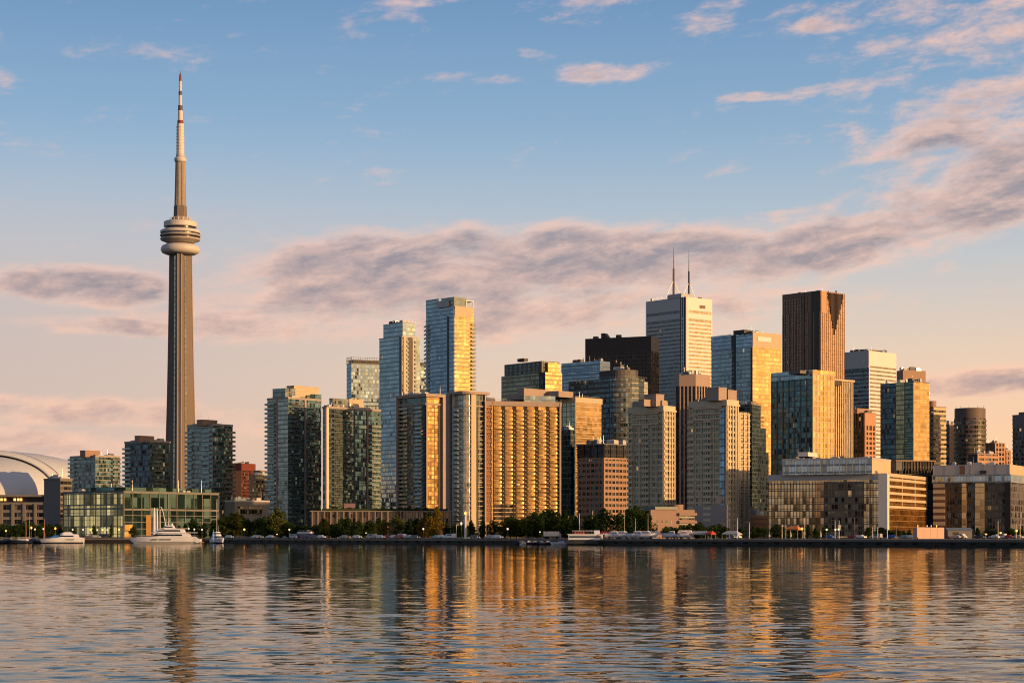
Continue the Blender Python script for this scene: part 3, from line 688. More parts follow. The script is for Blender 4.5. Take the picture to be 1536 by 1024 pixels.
# ---- condo towers
def condo_group():
    b = Bld('condo_tower', 'grey green condo tower with a pale glass bay, leftmost of the tall waterfront towers', 401, 432, 482, 598, 1275, 50)
    b.core(G_PALE, G_TEAL); b.slabs(GGREY, 2.9, .25, .12); b.parapet(CONC)
    b.balconies('L', b.d - 8, b.d + 1, 2.9, 4, slab=GGREY); b.balconies('R', 1.5, 10, 2.9, 4, slab=GGREY); b.balconies('R', b.w * .62, b.w * .62 + 7, 2.9, 4, b.h - 4, slab=GGREY)
    b.pier(CONC, 'R', b.w * .48, b.w * .48 + 1.6, .5); b.pier(CONC, 'L', b.d - 9.2, b.d - 8.4, .6)
    b.penthouse(G_GREY, 409, 428, 443, 583, 3); b.penthouse(BEIGE, 430, 441, 478, 579, 8); b.penthouse(G_TEAL, 465, 470, 482, 592, 2); b.clutter(7, seed=11); b.rail()
    b = Bld('condo_tower', 'dark teal condo tower with one bright pale strip on its left corner', 484, 490, 571, 612, 1255, 46)
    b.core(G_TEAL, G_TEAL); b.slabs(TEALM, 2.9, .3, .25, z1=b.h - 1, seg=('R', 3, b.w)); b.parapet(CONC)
    b.pier(plain('corner_strip', (.72, .55, .42), .35, .05), 'R', -.3, 1.5, .5); b.pier(plain('corner_strip', (.72, .55, .42), .35, .05), 'L', -.3, 1.2, .5)
    b.balconies('R', 5, 12, 2.9, 4, slab=TEALM); b.balconies('R', 15, 21, 2.9, 4, slab=TEALM); b.balconies('R', b.w - 9, b.w - 1, 2.9, 4, b.h - 8, slab=TEALM)  # dark slab colour replaces missing shade on these dark glass balconies
    b.pier(BROWNL, 'R', b.w * .73, b.w * .73 + 1.3, .5); b.pier(TEALM, 'R', b.w * .5, b.w * .5 + .8, .4)
    b.penthouse(G_GREY, 494, 499, 524, 598, 3); b.penthouse(BEIGE, 515, 524, 545, 599, 2.5); b.clutter(6, seed=12); b.rail()
    b = Bld('office_tower', 'wide blue glass tower behind the condo towers with an open steel roof screen', 520, 527, 640, 545, 1750, 25)
    b.core(G_BLUE, G_BLUE); b.slabs(plain('blue_spandrel', (.17, .21, .26), .4, .1), 3.3, .5, .12)
    b.fins(CONC_D, 'LR', 2.2, .25, .2, b.h, b.h + 5.5); b.slabs(CONC_D, 2.6, .3, .25, b.h + .2, b.h + 6, seg=('R', 0, b.w)); b.slabs(CONC_D, 2.6, .3, .25, b.h + .2, b.h + 6, seg=('L', 0, b.d))
    b.penthouse(BLACK, 523, 530, 640, 540, 4)
    # tall slim glass tower
    b = Bld('condo_tower', 'tall slim pale blue glass tower stepped at the top with brown balcony slots', 569, 603, 630, 505, 1500, 40)
    b.core(G_SKY, G_SKY); b.slabs(plain('pale_blue_spandrel', (.30, .34, .35), .4, .1), 3.3, .3, .1, seg=('L', 0, b.d)); b.slabs(BEIGE, 3.3, .4, .2, seg=('R', 0, b.w)); b.parapet(LGREY, h=.8)
    b.pier(BEIGE, 'R', 1.0, 3.6, .7); b.pier(DARK, 'R', 5.5, 9.5, .25); b.pier(BEIGE, 'R', 9.5, 11, .7); b.pier(TEALM, 'L', 0, 1.4, .4); b.pier(BROWNL, 'L', 1.4, 3, .5)
    b.balconies('R', 3.7, 5.6, 3.3, 5, depth=1.2); b.balconies('R', b.w - 5.5, b.w - 3.6, 3.3, 5, depth=1.4, slab=BEIGE)
    r, z = b.penthouse([G_SKY, G_SKY][0], 575, 604, 623, 484, 1.2); b.clutter(5, r, z, seed=13); b.fins(STEEL, 'R', 3, .15, .1, z, z + 2, r)
    b = Bld('condo_tower', 'tallest blue and gold glass condo tower with ragged open frame at the top', 639, 682, 711, 459, 1620, 41)
    b.core(G_BLUE, G_GOLDREFL); b.slabs(plain('condo_slab', (.36, .32, .26), .5, .1), 3.3, .45, .75, b.h * .02, b.h * .955, seg=('R', 0, b.w + .8)); b.slabs(plain('condo_slab_shaded', (.20, .24, .28), .5, .1), 3.3, .4, .4, z1=b.h * .955, seg=('L', 0, b.d + .8))  # left-face slab copy has cool shade put into its colour
    b.panel(G_BLUE, 'L', 0, 6, 0, b.h, .9, 'corner_bay'); b.panel(DARK, 'L', 6.2, 9.5, 0, b.h * .96, .25, 'recess'); b.balconies('L', b.d - 4, b.d + 1.2, 3.3, 5, b.h * .95, depth=1.5); b.balconies('R', b.w - 3.5, b.w + 1.2, 3.3, 5, b.h * .95, depth=1.5)
    b.pier(BEIGE, 'R', 0, b.w - 2, .5, b.h * .958, b.h + .1, name='crown_band')
    r, z = b.penthouse(G_GREY, 662, 681, 700, 446, .3); b.penthouse(LGREY, 654, 672, 690, 451, 6)
    mb = MB(); zt = b.z(448) 
    for (x, y) in ((b.w - .4, .3), (b.w - .4, b.d - 1), (.4, b.d - .5), (b.w * .6, .3), (.4, b.d * .6), (.4, b.d * .3)): mb.box(x - .35, x + .35, y - .35, y + .35, b.h - .1, zt)
    mb.box(b.w * .6, b.w - .1, 0, .5, zt - 1, zt - .2); mb.box(b.w - .8, b.w - .05, .5, b.d - 1, zt - 1, zt - .2); mb.box(.1, .7, b.d * .3, b.d, zt - 1, zt - .2); mb.box(.1, .7, b.d * .3, b.d, zt - 5, zt - 4.4)
    mb.tube((b.w * .65, .3, b.h), (b.w - .5, .3, zt), .3); mb.tube((.4, b.d * .35, b.h), (.4, b.d - 1, zt), .3); mb.tube((.4, b.d * .65, zt), (.4, b.d * .35, b.h), .25)
    b.part('roof_frame', mb, WHITE)
    b.panel(G_SKY, 'L', b.d * .55, b.d, b.h, b.h + 8, .1, 'roof_screen'); b.clutter(6, seed=14)
    # framed tower
    b = Bld('condo_tower', 'broad framed condo tower with grey balconies and a column of amber windows', 598, 640, 668, 591, 1235, 42)
    b.core(G_BAL, G_AMBER); b.slabs(plain('balcony_edge', (.27, .25, .23), .7, .1), 2.55, .55, .9, 6, b.h - 6, seg=('L', 1.2, b.d - 1.2))
    b.balconies('L', 3, b.d * .36, 2.55, 6, b.h - 7, depth=1.7, slab=CONC_D); b.balconies('L', b.d * .62, b.d - 2, 2.55, 6, b.h - 7, depth=1.7, slab=CONC_D)
    b.panel(DARK, 'L', .9, 2.8, 0, b.h - 6, .4, 'recess'); b.panel(DARK, 'R', b.w * .62, b.w * .74, 0, b.h - 5, .2, 'recess')
    b.pier(PINK, 'L', b.d - 1.3, b.d, 2.1); b.pier(PINK, 'R', b.w * .76, b.w, 2.0); b.pier(PINK, 'R', -.6, .5, .5)
    b.slabs(plain('amber_sash', (.16, .08, .03), .5), 2.6, .2, .15, 5, b.h - 6, seg=('R', .4, b.w * .6)); b.fins(plain('amber_sash', (.16, .08, .03), .5), 'R', 2.6, .25, .15, 5, b.h - 6, a=.6, b=b.w * .6)
    x0, x1, y0, y1 = b.rect(); b.part('crown_band', MB().box(-2.2, x1 + .3, -2.1, y1 + .3, b.h - 1.6, b.h + .4), PINK); b.part('crown_band', MB().box(-1.2, x1 * .75, -.3, y1 + .2, b.h - 6.6, b.h - 5.6), PINK)
    b.clutter(3, seed=15)
    # podium with the colonnade
    b = Bld('podium_building', 'long low podium with a colonnade of pale posts under a planted roof', 467, 467.5, 676, 767, 1020, 8)
    b.core(G_DARK, glass('podium_glass', (.5, .44, .40), (.03, .025, .022), .12, .1, .05, 3.4, 1.3, sp=.12, spc=(.12, .09, .08), mw=.15, mc=(.1, .075, .065), blind=.2, bc=(.2, .15, .12), lit=.01)); b.fins(plain('podium_post', (.19, .165, .145), .7, .1), 'R', b.w / 22, .75, 1.0); b.parapet(plain('podium_post', (.19, .165, .145), .7, .1), h=.5, out=1.0, t=1)
    b.part('roof_planter', MB().box(6, b.w - 1, 3, b.d + 12, b.h, b.h + 1.6), HEDGE); b.penthouse(plain('mauve_render', (.20, .14, .15), .7, .1), 515, 516, 533, 756, 8)
condo_group()
# ---- hotel and the financial district
def centre_group():
    # rounded condo tower at the hotel's left end
    b = Bld('condo_tower', 'pale condo tower with rounded corner and flat overhanging roof, joined to the golden balcony slab', 674, 699, 727, 590, 1090, 42)
    w, d, h = b.w, b.d, b.h
    poly = [(4, 0), (w, 0), (w, d), (0, d), (0, 4), (.3, 2.4), (1.2, 1.2), (2.4, .3)]
    mb = MB(); mb.prism(poly, 0, h, [1, 1, 1, 0, 0, 0, 0, 0], 2); b.part('curtain_wall', mb, [G_PALE, G_BAL, ROOF])
    mb = MB(); g = lambda o: [(4, -o), (w + o, -o), (w + o, d), (-o, d), (-o, 4), (.3 - o * .9, 2.4 - o * .5), (1.2 - o * .7, 1.2 - o * .7), (2.4 - o * .5, .3 - o * .9)]
    z = 7
    while z < h - 6: mb.prism(g(.55), z, z + .4); z += 2.6
    b.part('cladding', mb, plain('balcony_edge_pale', (.42, .37, .29), .7, .1))
    b.balconies('L', 5, d * .62, 2.6, 7, h - 8, depth=1.8, slab=LGREY)
    b.part('roof_canopy', MB().prism(g(2.0), h - .2, h + 1.3), PINK); b.part('crown_band', MB().prism(g(.7), h - 7, h - 6.2), CONC)
    b.pier(PINK, 'L', d - 2.4, d, 2.6); b.pier(STEEL, 'L', d * .62, d * .62 + .4, 1.9); b.pier(BEIGE, 'R', w * .24, w * .5, .75); b.panel(DARK, 'R', w * .52, w * .62, 0, h - 7, .6, 'recess'); b.pier(BEIGE, 'R', w * .95, w, 1.2)
    # hotel slab
    b = Bld('hotel_tower', 'broad golden slab with seven columns of curved balconies split by dark slots', 724, 727, 841, 602, 1098, 14)
    h = b.h; b.core(PINK, G_AMBER)
    xa = b.rx(738); xb = b.rx(838); st = (xb - xa) / 6
    top = b.z(611); base = b.z(781); n = 27; fh = (top - base) / n
    cream = plain('cream_balcony', (.56, .37, .155), .5, .1)
    gbal = glass('gold_balcony_glass', (1, .66, .28), (.40, .22, .06), .34, .28, .06, 2.4, 3.1, sp=0, mw=.02, mc=(.3, .18, .06), blind=.3, bc=(.56, .36, .13), lit=0)
    def bal(mb, x, z):
        pts = [(x - st * .335, 0), (x - st * .335, -.9), (x - st * .2, -1.25), (x, -1.4), (x + st * .2, -1.25), (x + st * .335, -.9), (x + st * .335, 0)]
        tp = [(p[0], p[1] * .78) for p in pts]
        mb.prism(pts, z, z + fh * .12); mb.prism(pts, z + fh * .12 + .003, z + fh * .58, 1, 1, top=tp)
    first = None; cnt = 0; rest = MB()
    for c in (5, 4, 3, 2, 1, 0):
        for i in range(n):
            if c < 2 and i < 4: continue
            x, z = xa + (c + .5) * st, base + i * fh
            if cnt < 96:
                if first is None: mb = MB(); bal(mb, 0, 0); first = b.part('balcony', mb, [cream, gbal]); o = first
                else: o = first.copy(); COL.objects.link(o); o.parent = b.e
                o.location = (x, 0, z); cnt += 1
            else: bal(rest, x, z)
    tag(b.part('balcony', rest, [cream, gbal]), kind='stuff')
    mb = MB()
    for c in range(7): x = xa + c * st; mb.box(x - st * .15, x + st * .15, -.5, .05, base - 1, top + 1)
    b.part('recess', mb, plain('dark_slot', (.022, .014, .01), .6)) 
    mb = MB()
    for c in range(7):
        x = xa + c * st
        for i in range(n): mb.box(x - st * .06, x + st * .06, -.75, -.4, base + i * fh, base + i * fh + .4)
    b.part('cladding', mb, cream)
    b.slabs(cream, fh, .5, .5, base, base + fh * 4.2, seg=('R', xa, xa + 2 * st)); b.panel(G_DARK, 'R', xa + .3, xa + 2 * st, base + .2, base + fh * 3.8, .2, 'window_wall')
    # lattice of small balconies at its left end
    x0, x1 = b.rx(727), b.rx(737)
    b.panel(plain('rust_render', (.30, .13, .06), .7, .1), 'R', x0 + .2, x1, base, top, .1, 'recess')
    mb = MB()
    for i in range(n + 1): mb.box(x0, x1 + .3, -1.4, .05, base + i * fh, base + i * fh + .28)
    for i in range(n):
        s = i % 2
        for q in range(3):
            xx = x0 + (x1 - x0) * (q + .5) / 3; mb.tube((xx - .6, -1.3, base + i * fh + (.2 if s else fh)), (xx + .6, -1.3, base + i * fh + (fh if s else .2)), .14, n=4)
    b.part('lattice', mb, plain('salmon_frame', (.60, .36, .22), .6))
    b.pier(cream, 'R', x1, x1 + .6, 1.0); b.pier(cream, 'R', x0 - .1, x0 + .5, 1.5)
    b.part('crown_band', MB().box(-.4, b.w + .4, -1.0, 12, top + 1.0, h + .3), PINK)
    b.pier(PINK, 'R', xb + .2, b.w, 1.2, 0, h)
    b.panel(G_SKY, 'R', b.rx(786), b.rx(833), h - .2, h + 3.6, -.6, 'roof_glazing')
    b.part('crown_band', MB().box(-.3, b.w + .2, -1.3, .05, base - 3.0, base - .6), cream); b.panel(G_DARK, 'R', .5, b.w - .5, .2, base - 3.2, .15, 'window_wall')
    b.fins(CONC, 'R', st, .6, .6, 0, base - 3.0); b.clutter(5, seed=21, r=(1, b.rx(735), 2, 10)); b.rail(h + .3, (0, b.w * .3, 0, 11))
    # office behind the hotel
    b = Bld('office_tower', 'pale gold glass office with a stepped pink penthouse rising behind the golden balcony slab', 762, 863, 902, 596, 1330, 46)
    b.core(glass('pale_green_gold_glass', (.84, .82, .58), (.10, .10, .06), .42, .12, .04, 3.5, 2.0, sp=.16, spc=(.3, .28, .18), mw=.1, mc=(.14, .13, .09), blind=.15, lit=.004), G_GOLDREFL)
    b.slabs(BEIGE, 3.5, .5, .2, seg=('R', 0, b.w)); b.part('crown_band', MB().box(-.5, b.w + .5, -.6, 12, b.h - 3.4, b.h + .3), BEIGE); b.part('crown_band', MB().box(-.7, .2, 12.03, b.d, b.h - .6, b.h + .4), PINK)
    b.fins(LFRAME, 'L', 4.0, .25, .2)
    b.penthouse(PINK, 761, 838, 860, 586, 3, par=False); b.penthouse(PINK, 776, 776 + 10, 850, 583, 14); b.clutter(5, seed=22); b.rail()
    # office with gold side, further back
    b = Bld('office_tower', 'square grey glass office with a bright gold side and set back top floors', 752, 818, 843, 558, 1640, 39)
    b.core(glass('olive_glass', (.62, .58, .44), (.05, .045, .03), .3, .1, .05, 3.7, 1.6, sp=.3, spc=(.14, .12, .08), mw=.12, mc=(.1, .09, .06), lit=.004), G_GOLDREFL)
    b.slabs(plain('ochre_spandrel', (.34, .25, .12), .5), 3.7, .8, .25, seg=('R', 0, b.w)); b.panel(DARK, 'L', 0, 8, 0, b.h - .3, .2, 'recess'); b.panel(G_NAVY, 'L', 2, 6, 0, b.h - 3, .5, 'corner_bay')
    r, z = b.penthouse(G_GREY, 757, 813, 839, 542, 3); b.fins(LFRAME, 'LR', 1.7, .4, .3, b.h, z, r); b.panel(G_GOLDREFL, 'R', 3, b.w - 2, b.h + .2, z - .8, -2.7, 'gold_screen'); b.penthouse(DARK, 776, 786, 792, 538, 10, z)
    b = Bld('office_tower', 'blue glass tower mostly hidden behind the black tower', 842, 900, 915, 541, 1900, 50)
    b.core(G_BLUE, G_BLUE); b.slabs(plain('blue_spandrel', (.17, .21, .26), .4, .1), 4, .8, .2); b.clutter(4, seed=23); b.part('aerial', MB().tube((.5, 20, b.h), (.5, 20, b.h + 4), .3), DARK)
    # black tower
    b = Bld('office_tower', 'flat topped black steel office tower', 878, 976, 988, 504, 2050, 66)
    b.core(G_BLACK, G_BLACK); b.fins(BLACK, 'LR', 3.0, .5, .45); b.panel(BLACK, 'L', 0, b.d, b.h - 15, b.h + .05, .3, 'crown_band'); b.panel(BLACK, 'R', 0, b.w, b.h - 15, b.h + .05, .3, 'crown_band')
    b.part('roof_unit', MB().prism([(8, b.d * .68), (16, b.d * .68), (16, b.d * .80), (8, b.d * .80)], b.h - .1, b.h + 6, top=[(8, b.d * .74), (16, b.d * .74), (16, b.d * .80), (8, b.d * .80)]), BLACK); b.clutter(4, seed=24, mats=[DARK])
    # dark curved glass tower
    b = Bld('office_tower', 'dark blue glass office with a rounded front and low domed roof below the black tower', 853, 938, 972, 566, 1480, 46)
    w, d, h = b.w, b.d, b.h
    arc = [(-7 + 15 * (1 - math.cos(R(90 * i / 8))) , 15 - 22 * math.sin(R(90 * i / 8)) * 1.0) for i in range(9)]
    poly = [(0, d)] + [(0 - 5 * math.sin(math.pi * min(1, i / 8)) + 14 * (i / 8) ** 2, 16 - 17 * (i / 8)) for i in range(9)] + [(w * .78, -1), (w * .78, 3), (w, 3), (w, d)]
    mb = MB(); mb.prism(poly, 0, h, 0, 1); b.part('curtain_wall', mb, [G_NAVY, ROOF])
    mb = MB(); z = 3; grow = [(p[0] - .35, p[1] - .35) for p in poly[:-4]] + [(w * .78 + .2, -1.35), (w * .78 + .2, 3), (w, 3), (w, d)]
    while z < h: mb.prism(grow, z, z + .7); z += 3.9
    b.part('cladding', mb, plain('navy_spandrel', (.030, .036, .042), .4, .1))
    b.panel(G_PALE, 'R', w * .80, w, 0, h - 2, -2.9, 'side_wall')
    pr = [(3, d * .5)] + [(p[0] * .8 + 3, p[1] * .8 + 3) for p in poly[1:10]] + [(w * .7, 3), (w * .7, d * .5)]
    b.part('penthouse', MB().prism(pr, h - .1, h + 6.5), plain('dark_louvre', (.06, .06, .062), .5)); b.clutter(6, (8, w * .6, 5, d * .4), h + 6.5, seed=25); b.rail(h)
    # brown concrete office with black top storey
    b = Bld('office_block', 'squat brown concrete office with a black glazed top storey', 867, 906, 944, 665, 1230, 45)
    h = b.h; zt = b.z(686); b.core(G_WIN, G_WIN, 0, zt); fh = (zt - b.z(790)) / 12
    b.slabs(BROWNL, fh, fh * .5, .35, b.z(790) - fh * 2, zt - .1); b.fins(BROWNL, 'LR', 3.4, .75, .42, 0, zt - .2); b.part('crown_band', MB().box(-.4, b.w + .4, -.4, b.d + .4, zt - 1.0, zt + .1), BROWNL)
    b.core(G_BLACK, G_BLACK, zt + .1, h - .6, (-.2, b.w + .2, -.2, b.d + .2), name='top_storey'); b.fins(BLACK, 'LR', 5.5, .4, .35, zt + .1, h - .6, (-.2, b.w + .2, -.2, b.d + .2)); b.part('roof_slab', MB().box(-1, b.w + 1, -1, b.d + 1, h - .6, h), CONC_D)
    b.pier(BROWNL, 'L', -.5, 1.2, .6, 0, zt); b.clutter(6, seed=26)
    # stone condo, left of the dark striped tower
    def stone(label, pl, pc, pr, pt, Y, th, pent, seed, extra=None):
        b = Bld('condo_tower', label, pl, pc, pr, pt, Y, th); h = b.h
        b.core(G_STONE, G_STONE); sl = STONE
        b.slabs(sl, 2.75, .32, .22, z1=h - 3)
        b.fins(sl, 'L', b.d / 6, .5, .35, 0, h - 2.5); b.fins(sl, 'R', b.w / 4, .8, .5, 0, h - 2.5)
        b.panel(G_DARK, 'L', b.d * .46, b.d * .54, 0, h - 6, .1, 'recess')
        b.balconies('L', b.d * .40, b.d * .60, 2.75, 8, h - 8, depth=.8, slab=sl, rail=sl); b.balconies('L', b.d * .86, b.d + .6, 2.75, 8, h - 8, depth=.9, slab=sl, rail=sl); b.balconies('R', b.w * .02, b.w * .22, 2.75, 8, h - 6, depth=.8, slab=sl, rail=sl)
        b.slabs(sl, 2.7, .9, .9, h - 9, h - 2, seg=('L', b.d * .12, b.d * .88)); b.part('cornice', MB().box(-.7, b.w + .7, -.7, b.d + .7, h - 2.6, h - 1.7), sl); b.parapet(sl, h - 1.7, 2.0, .3)
        b.panel(G_BLUE, 'L', b.d * .04, b.d * .17, 6, h - 4, .5, 'bay_window') if extra else None
        for q in pent: b.penthouse(PINK, *q)
        b.clutter(4, seed=seed, mats=[PINK, CONC]); return b
    stone('sandstone condo tower left of the dark striped tower, gold on its right side', 943, 995, 1012, 609, 985, 48, [(966, 984, 996, 592, 3), (958, 966, 990, 600, 6)], 27)
    b = stone('sandstone and glass condo tower on a blank concrete base, right of the dark striped tower', 1034, 1090, 1107, 600, 935, 46, [(1058, 1078, 1090, 582, 2.5), (1058, 1092, 1105, 586, 4)], 28, True)
    zb = b.z(757); b.part('base_block', MB().box(-.75, b.w * .35, -.75, b.d + .4, 0, zb), plain('blank_concrete', (.32, .29, .27), .8, .1, streak=.2)); b.part('emblem', MB().tube((-.7, b.d * .17, zb + 2.5), (-1.0, b.d * .17, zb + 2.5), 2.0, n=20), BEIGE)
    r = (b.w * .96, b.rx(1123, 5), 5, 24); b.core(G_STONE, G_STONE, 0, b.h - 4.5, r, name='side_wing'); b.slabs(STONE, 2.75, .4, .6, 4, b.h - 5, r); b.fins(STONE, 'R', 4, 1.0, .62, 0, b.h - 5, r)
    # white tower with two masts
    b = Bld('office_tower', 'tall white banded office tower topped by two thin masts', 969, 1028, 1068, 445, 2150, 40)
    w, d, h = b.w, b.d, b.h
    b.core(glass('white_tower_glass', (.45, .52, .56), (.03, .036, .04), .16, .1, .04, 4.2, 1.6, sp=0, mw=.1, mc=(.3, .3, .3), lit=.003), glass('sunward_office_glass', (1, .8, .5), (.08, .06, .03), .4, .15, .03, 4.2, 1.6, sp=0, mw=.1, mc=(.4, .35, .25), lit=0))  # right-face copy of the glass, golden reflection put into its colours
    n = 4.6; b.slabs(BANDW, 4.2, 2.1, .3, 0, h - 24, seg=('R', n, w)); b.slabs(BANDL, 4.2, 1.9, .3, 0, h - 24, seg=('L', n + 3, d))
    for f, hi in (('R', w), ('L', d)):
        b.pier(BANDW if f == 'R' else BANDL, f, n if f == 'R' else n + 3, hi, .32, h - 14, h); b.pier(BANDW if f == 'R' else BANDL, f, n if f == 'R' else n + 3, hi, .32, h - 23, h - 17)
        b.pier(BANDW, f, hi - 1.6, hi, .34)
    b.pier(DARK, 'L', 0, n + 3, .1); b.pier(STEEL, 'L', 2.0, 3.4, .35); b.pier(STEEL, 'L', 5.2, 6.2, .35); b.pier(DARK, 'R', 0, n, .1); b.pier(BANDW, 'R', 1.2, n + .1, .33, 0, h)
    mb = MB()
    for i in range(int((h - 20) / 4.2)): mb.box(-.30, .1, 3.7, 4.9, 4 + i * 4.2, 6.2 + i * 4.2)
    b.part('window_strip', mb, G_BLUE)
    b.part('roof_opening', MB().box(w * .52, w * .74, -.42, .2, h - 11, h - 7.5), BROWN)
    b.penthouse(LGREY, 1001, 1022, 1038, 440.5, 5); b.clutter(6, seed=29)
    for px, py, nm in ((1010.5, 371, 'mast'), (1033.5, 375, 'mast')):
        x = b.rx(px, d * .35); y = d * .35; zt = b.z(py, x, y); z1 = b.z(py + 32, x, y); zm = h
        o = b.part(nm, MB().tube((x, y, zm - .2), (x, y, z1), 1.35, 1.1, 8).tube((x, y, z1), (x, y, zt), .75, .3, 6), plain('mast_steel', (.14, .13, .14), .4, .1))
        for dx in (-12, 12): MB().tube((x, y, z1 - 12), (x + dx, y, h), .28, n=4).build('stay', STEEL, o)
    # dark striped octagonal tower
    b = Bld('office_tower', 'dark octagonal tower with tall vertical stripes and a pale brown crown', 1011, 1032, 1067, 577, 1370, 40)
    w, d, h = b.w, b.d, b.h; ch = 7.5
    poly = [(ch, 0), (w - 2, 0), (w, 3), (w, d - ch), (w - ch, d), (ch, d), (0, d - 2), (0, ch)]
    b.part('curtain_wall', MB().prism(poly, 0, h, 0, 1), [G_BLACK, ROOF]); zt = b.z(560)
    b.part('crown_band', MB().prism([(p[0] + (.5 if p[0] > w / 2 else -.5), p[1] + (.5 if p[1] > d / 2 else -.5)) for p in poly], h - .5, zt), plain('crown_stone', (.34, .25, .21), .6, .1))
    mb = MB()
    for (a, c) in zip(poly, poly[1:] + poly[:1]):
        l = math.dist(a, c); m = max(1, int(l / 2.6)); dx, dy = (c[0] - a[0]) / l, (c[1] - a[1]) / l
        for i in range(m + 1):
            p = (a[0] + dx * l * i / m, a[1] + dy * l * i / m); q = .42
            mb.prism([(p[0] - dx * q + dy * .7, p[1] - dy * q - dx * .7), (p[0] + dx * q + dy * .7, p[1] + dy * q - dx * .7), (p[0] + dx * q - dy * .1, p[1] + dy * q + dx * .1), (p[0] - dx * q - dy * .1, p[1] - dy * q + dx * .1)], 0, h - .4)
    b.part('mullion', mb, plain('stripe_stone', (.36, .26, .20), .5, .1)); b.clutter(4, seed=30, z=zt)
    # blue and gold glass tower
    b = Bld('office_tower', 'tall glass office, blue on the left and brilliant gold on the right', 1067, 1129, 1172, 499, 1760, 38)
    w, d, h = b.w, b.d, b.h; b.core(glass('slate_blue_glass', (.55, .68, .76), (.05, .07, .08), .36, .09, .06, 3.8, 1.7, sp=.22, spc=(.16, .19, .21), mw=.1, mc=(.16, .18, .19), blind=.2, bc=(.3, .28, .22), lit=.006), G_GOLDREFL)
    b.panel(DARK, 'L', d * .40, d * .50, 0, h, .15, 'recess'); b.panel(G_BLUE, 'L', 0, d * .39, h - 13, h + 1.2, .25, 'crown_band'); b.panel(G_BLUE, 'L', d * .51, d, h - 12, h + .6, .25, 'crown_band'); b.slabs(G_NAVY, 3.8, 1.4, .5, 6, h - 14, seg=('L', d * .43, d * .48))
    b.slabs(plain('gold_spandrel', (.50, .36, .16), .35, .06), 3.8, .5, .15, seg=('R', 0, w)); b.pier(BEIGE, 'R', 0, w, .3, h - 12, h + .8, name='crown_band'); b.part('sign_panel', MB().box(w * .16, w * .62, -.6, 0, h - 7, h - 3), BANDW)
    b.pier(DARK, 'L', 0, 2.2, .5, 0, h - 13); b.penthouse(DARK, 1100, 1116, 1130, 495, 6); b.clutter(7, seed=31); b.rail()
    DT = glass('stand_in_shadow_glass', (.22, .34, .36), (.010, .020, .022), .10, .1, .07, 3.4, 1.7, sp=.2, spc=(.02, .03, .03), mw=.1, mc=(.02, .03, .03), blind=.18, bc=(.09, .11, .10), lit=.02)  # dark glass of two added blocks that imitate shadow and reflection
    b = Bld('office_tower', 'added dark block shaped as the stepped shadow at the foot of the blue and gold tower', 1100, 1128, 1141, 607, 1560, 62); b.core(DT, DT); b.slabs(TEALM, 3.4, .3, .15); b.parapet(TEALM, h=.5)  # added block, its stepped shape imitates a shadow on the tower behind
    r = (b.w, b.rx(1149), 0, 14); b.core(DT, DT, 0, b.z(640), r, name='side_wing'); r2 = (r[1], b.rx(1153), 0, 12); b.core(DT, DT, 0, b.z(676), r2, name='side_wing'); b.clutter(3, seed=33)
    b = Bld('office_block', 'added dark block in place of a reflection between the golden slab and the brown office', 838, 856, 861, 645, 1255, 40); b.core(DT, DT); b.slabs(TEALM, 3.4, .3, .15); b.parapet(TEALM, h=.5); b.clutter(2, seed=34)  # added block in place of a dark reflection on the office behind
    PK = plain('pink_stucco', (.27, .185, .155), .75, .12, streak=.15)
    b = Bld('low_building', 'pinkish stucco hall with small windows and curved roofs at the foot of the sandstone towers', 958, 976, 1042, 764, 900, 25)
    b.core(PK, PK, name='body'); b.part('roof_slab', MB().box(2, b.w * .6, -.6, b.d, b.h, b.h + 1.4), TEALM); b.part('stair_drum', MB().lathe([(3.2, b.h - .5), (3.2, b.h + 2.4), (3.4, b.h + 2.5)], b.w * .68, 4), PK)
    for i in range(4):
        for j in range(2):
            b.panel(G_DARK, 'R', 3 + i * 2.4, 3.8 + i * 2.4, 2.2 + j * 4.2, 4 + j * 4.2, .06, 'window')
    for j in range(3): b.panel(G_DARK, 'R', b.w * .64, b.w - .3, 1.5 + j * 3.5, 3.2 + j * 3.5, .2, 'window_strip'); b.pier(PK, 'R', b.w * .62, b.w + .5, 1.3, 3.4 + j * 3.5, 4.6 + j * 3.5, name='balcony')
    b = Bld('low_building', 'dark low pavilion beside the glass office, sunlight on one side put into orange colour', 1091, 1119, 1160, 772, 990, 58)
    b.core(plain('dark_render', (.05, .045, .05), .7), plain('sunlit_orange_render', (.5, .21, .07), .7, .15), name='body'); b.slabs(BROWNL, 2.6, .5, .3, 2, seg=('R', 0, b.w)); b.panel(G_DARK, 'R', 1, b.w * .4, 1, b.h * .4, .15, 'window_strip'); b.clutter(4, seed=32, mats=[WHITE, LGREY]); b.penthouse(DARK, 1102, 1110, 1130, 760, 6)  # sunlight on the right wall is put into its orange colour
centre_group()

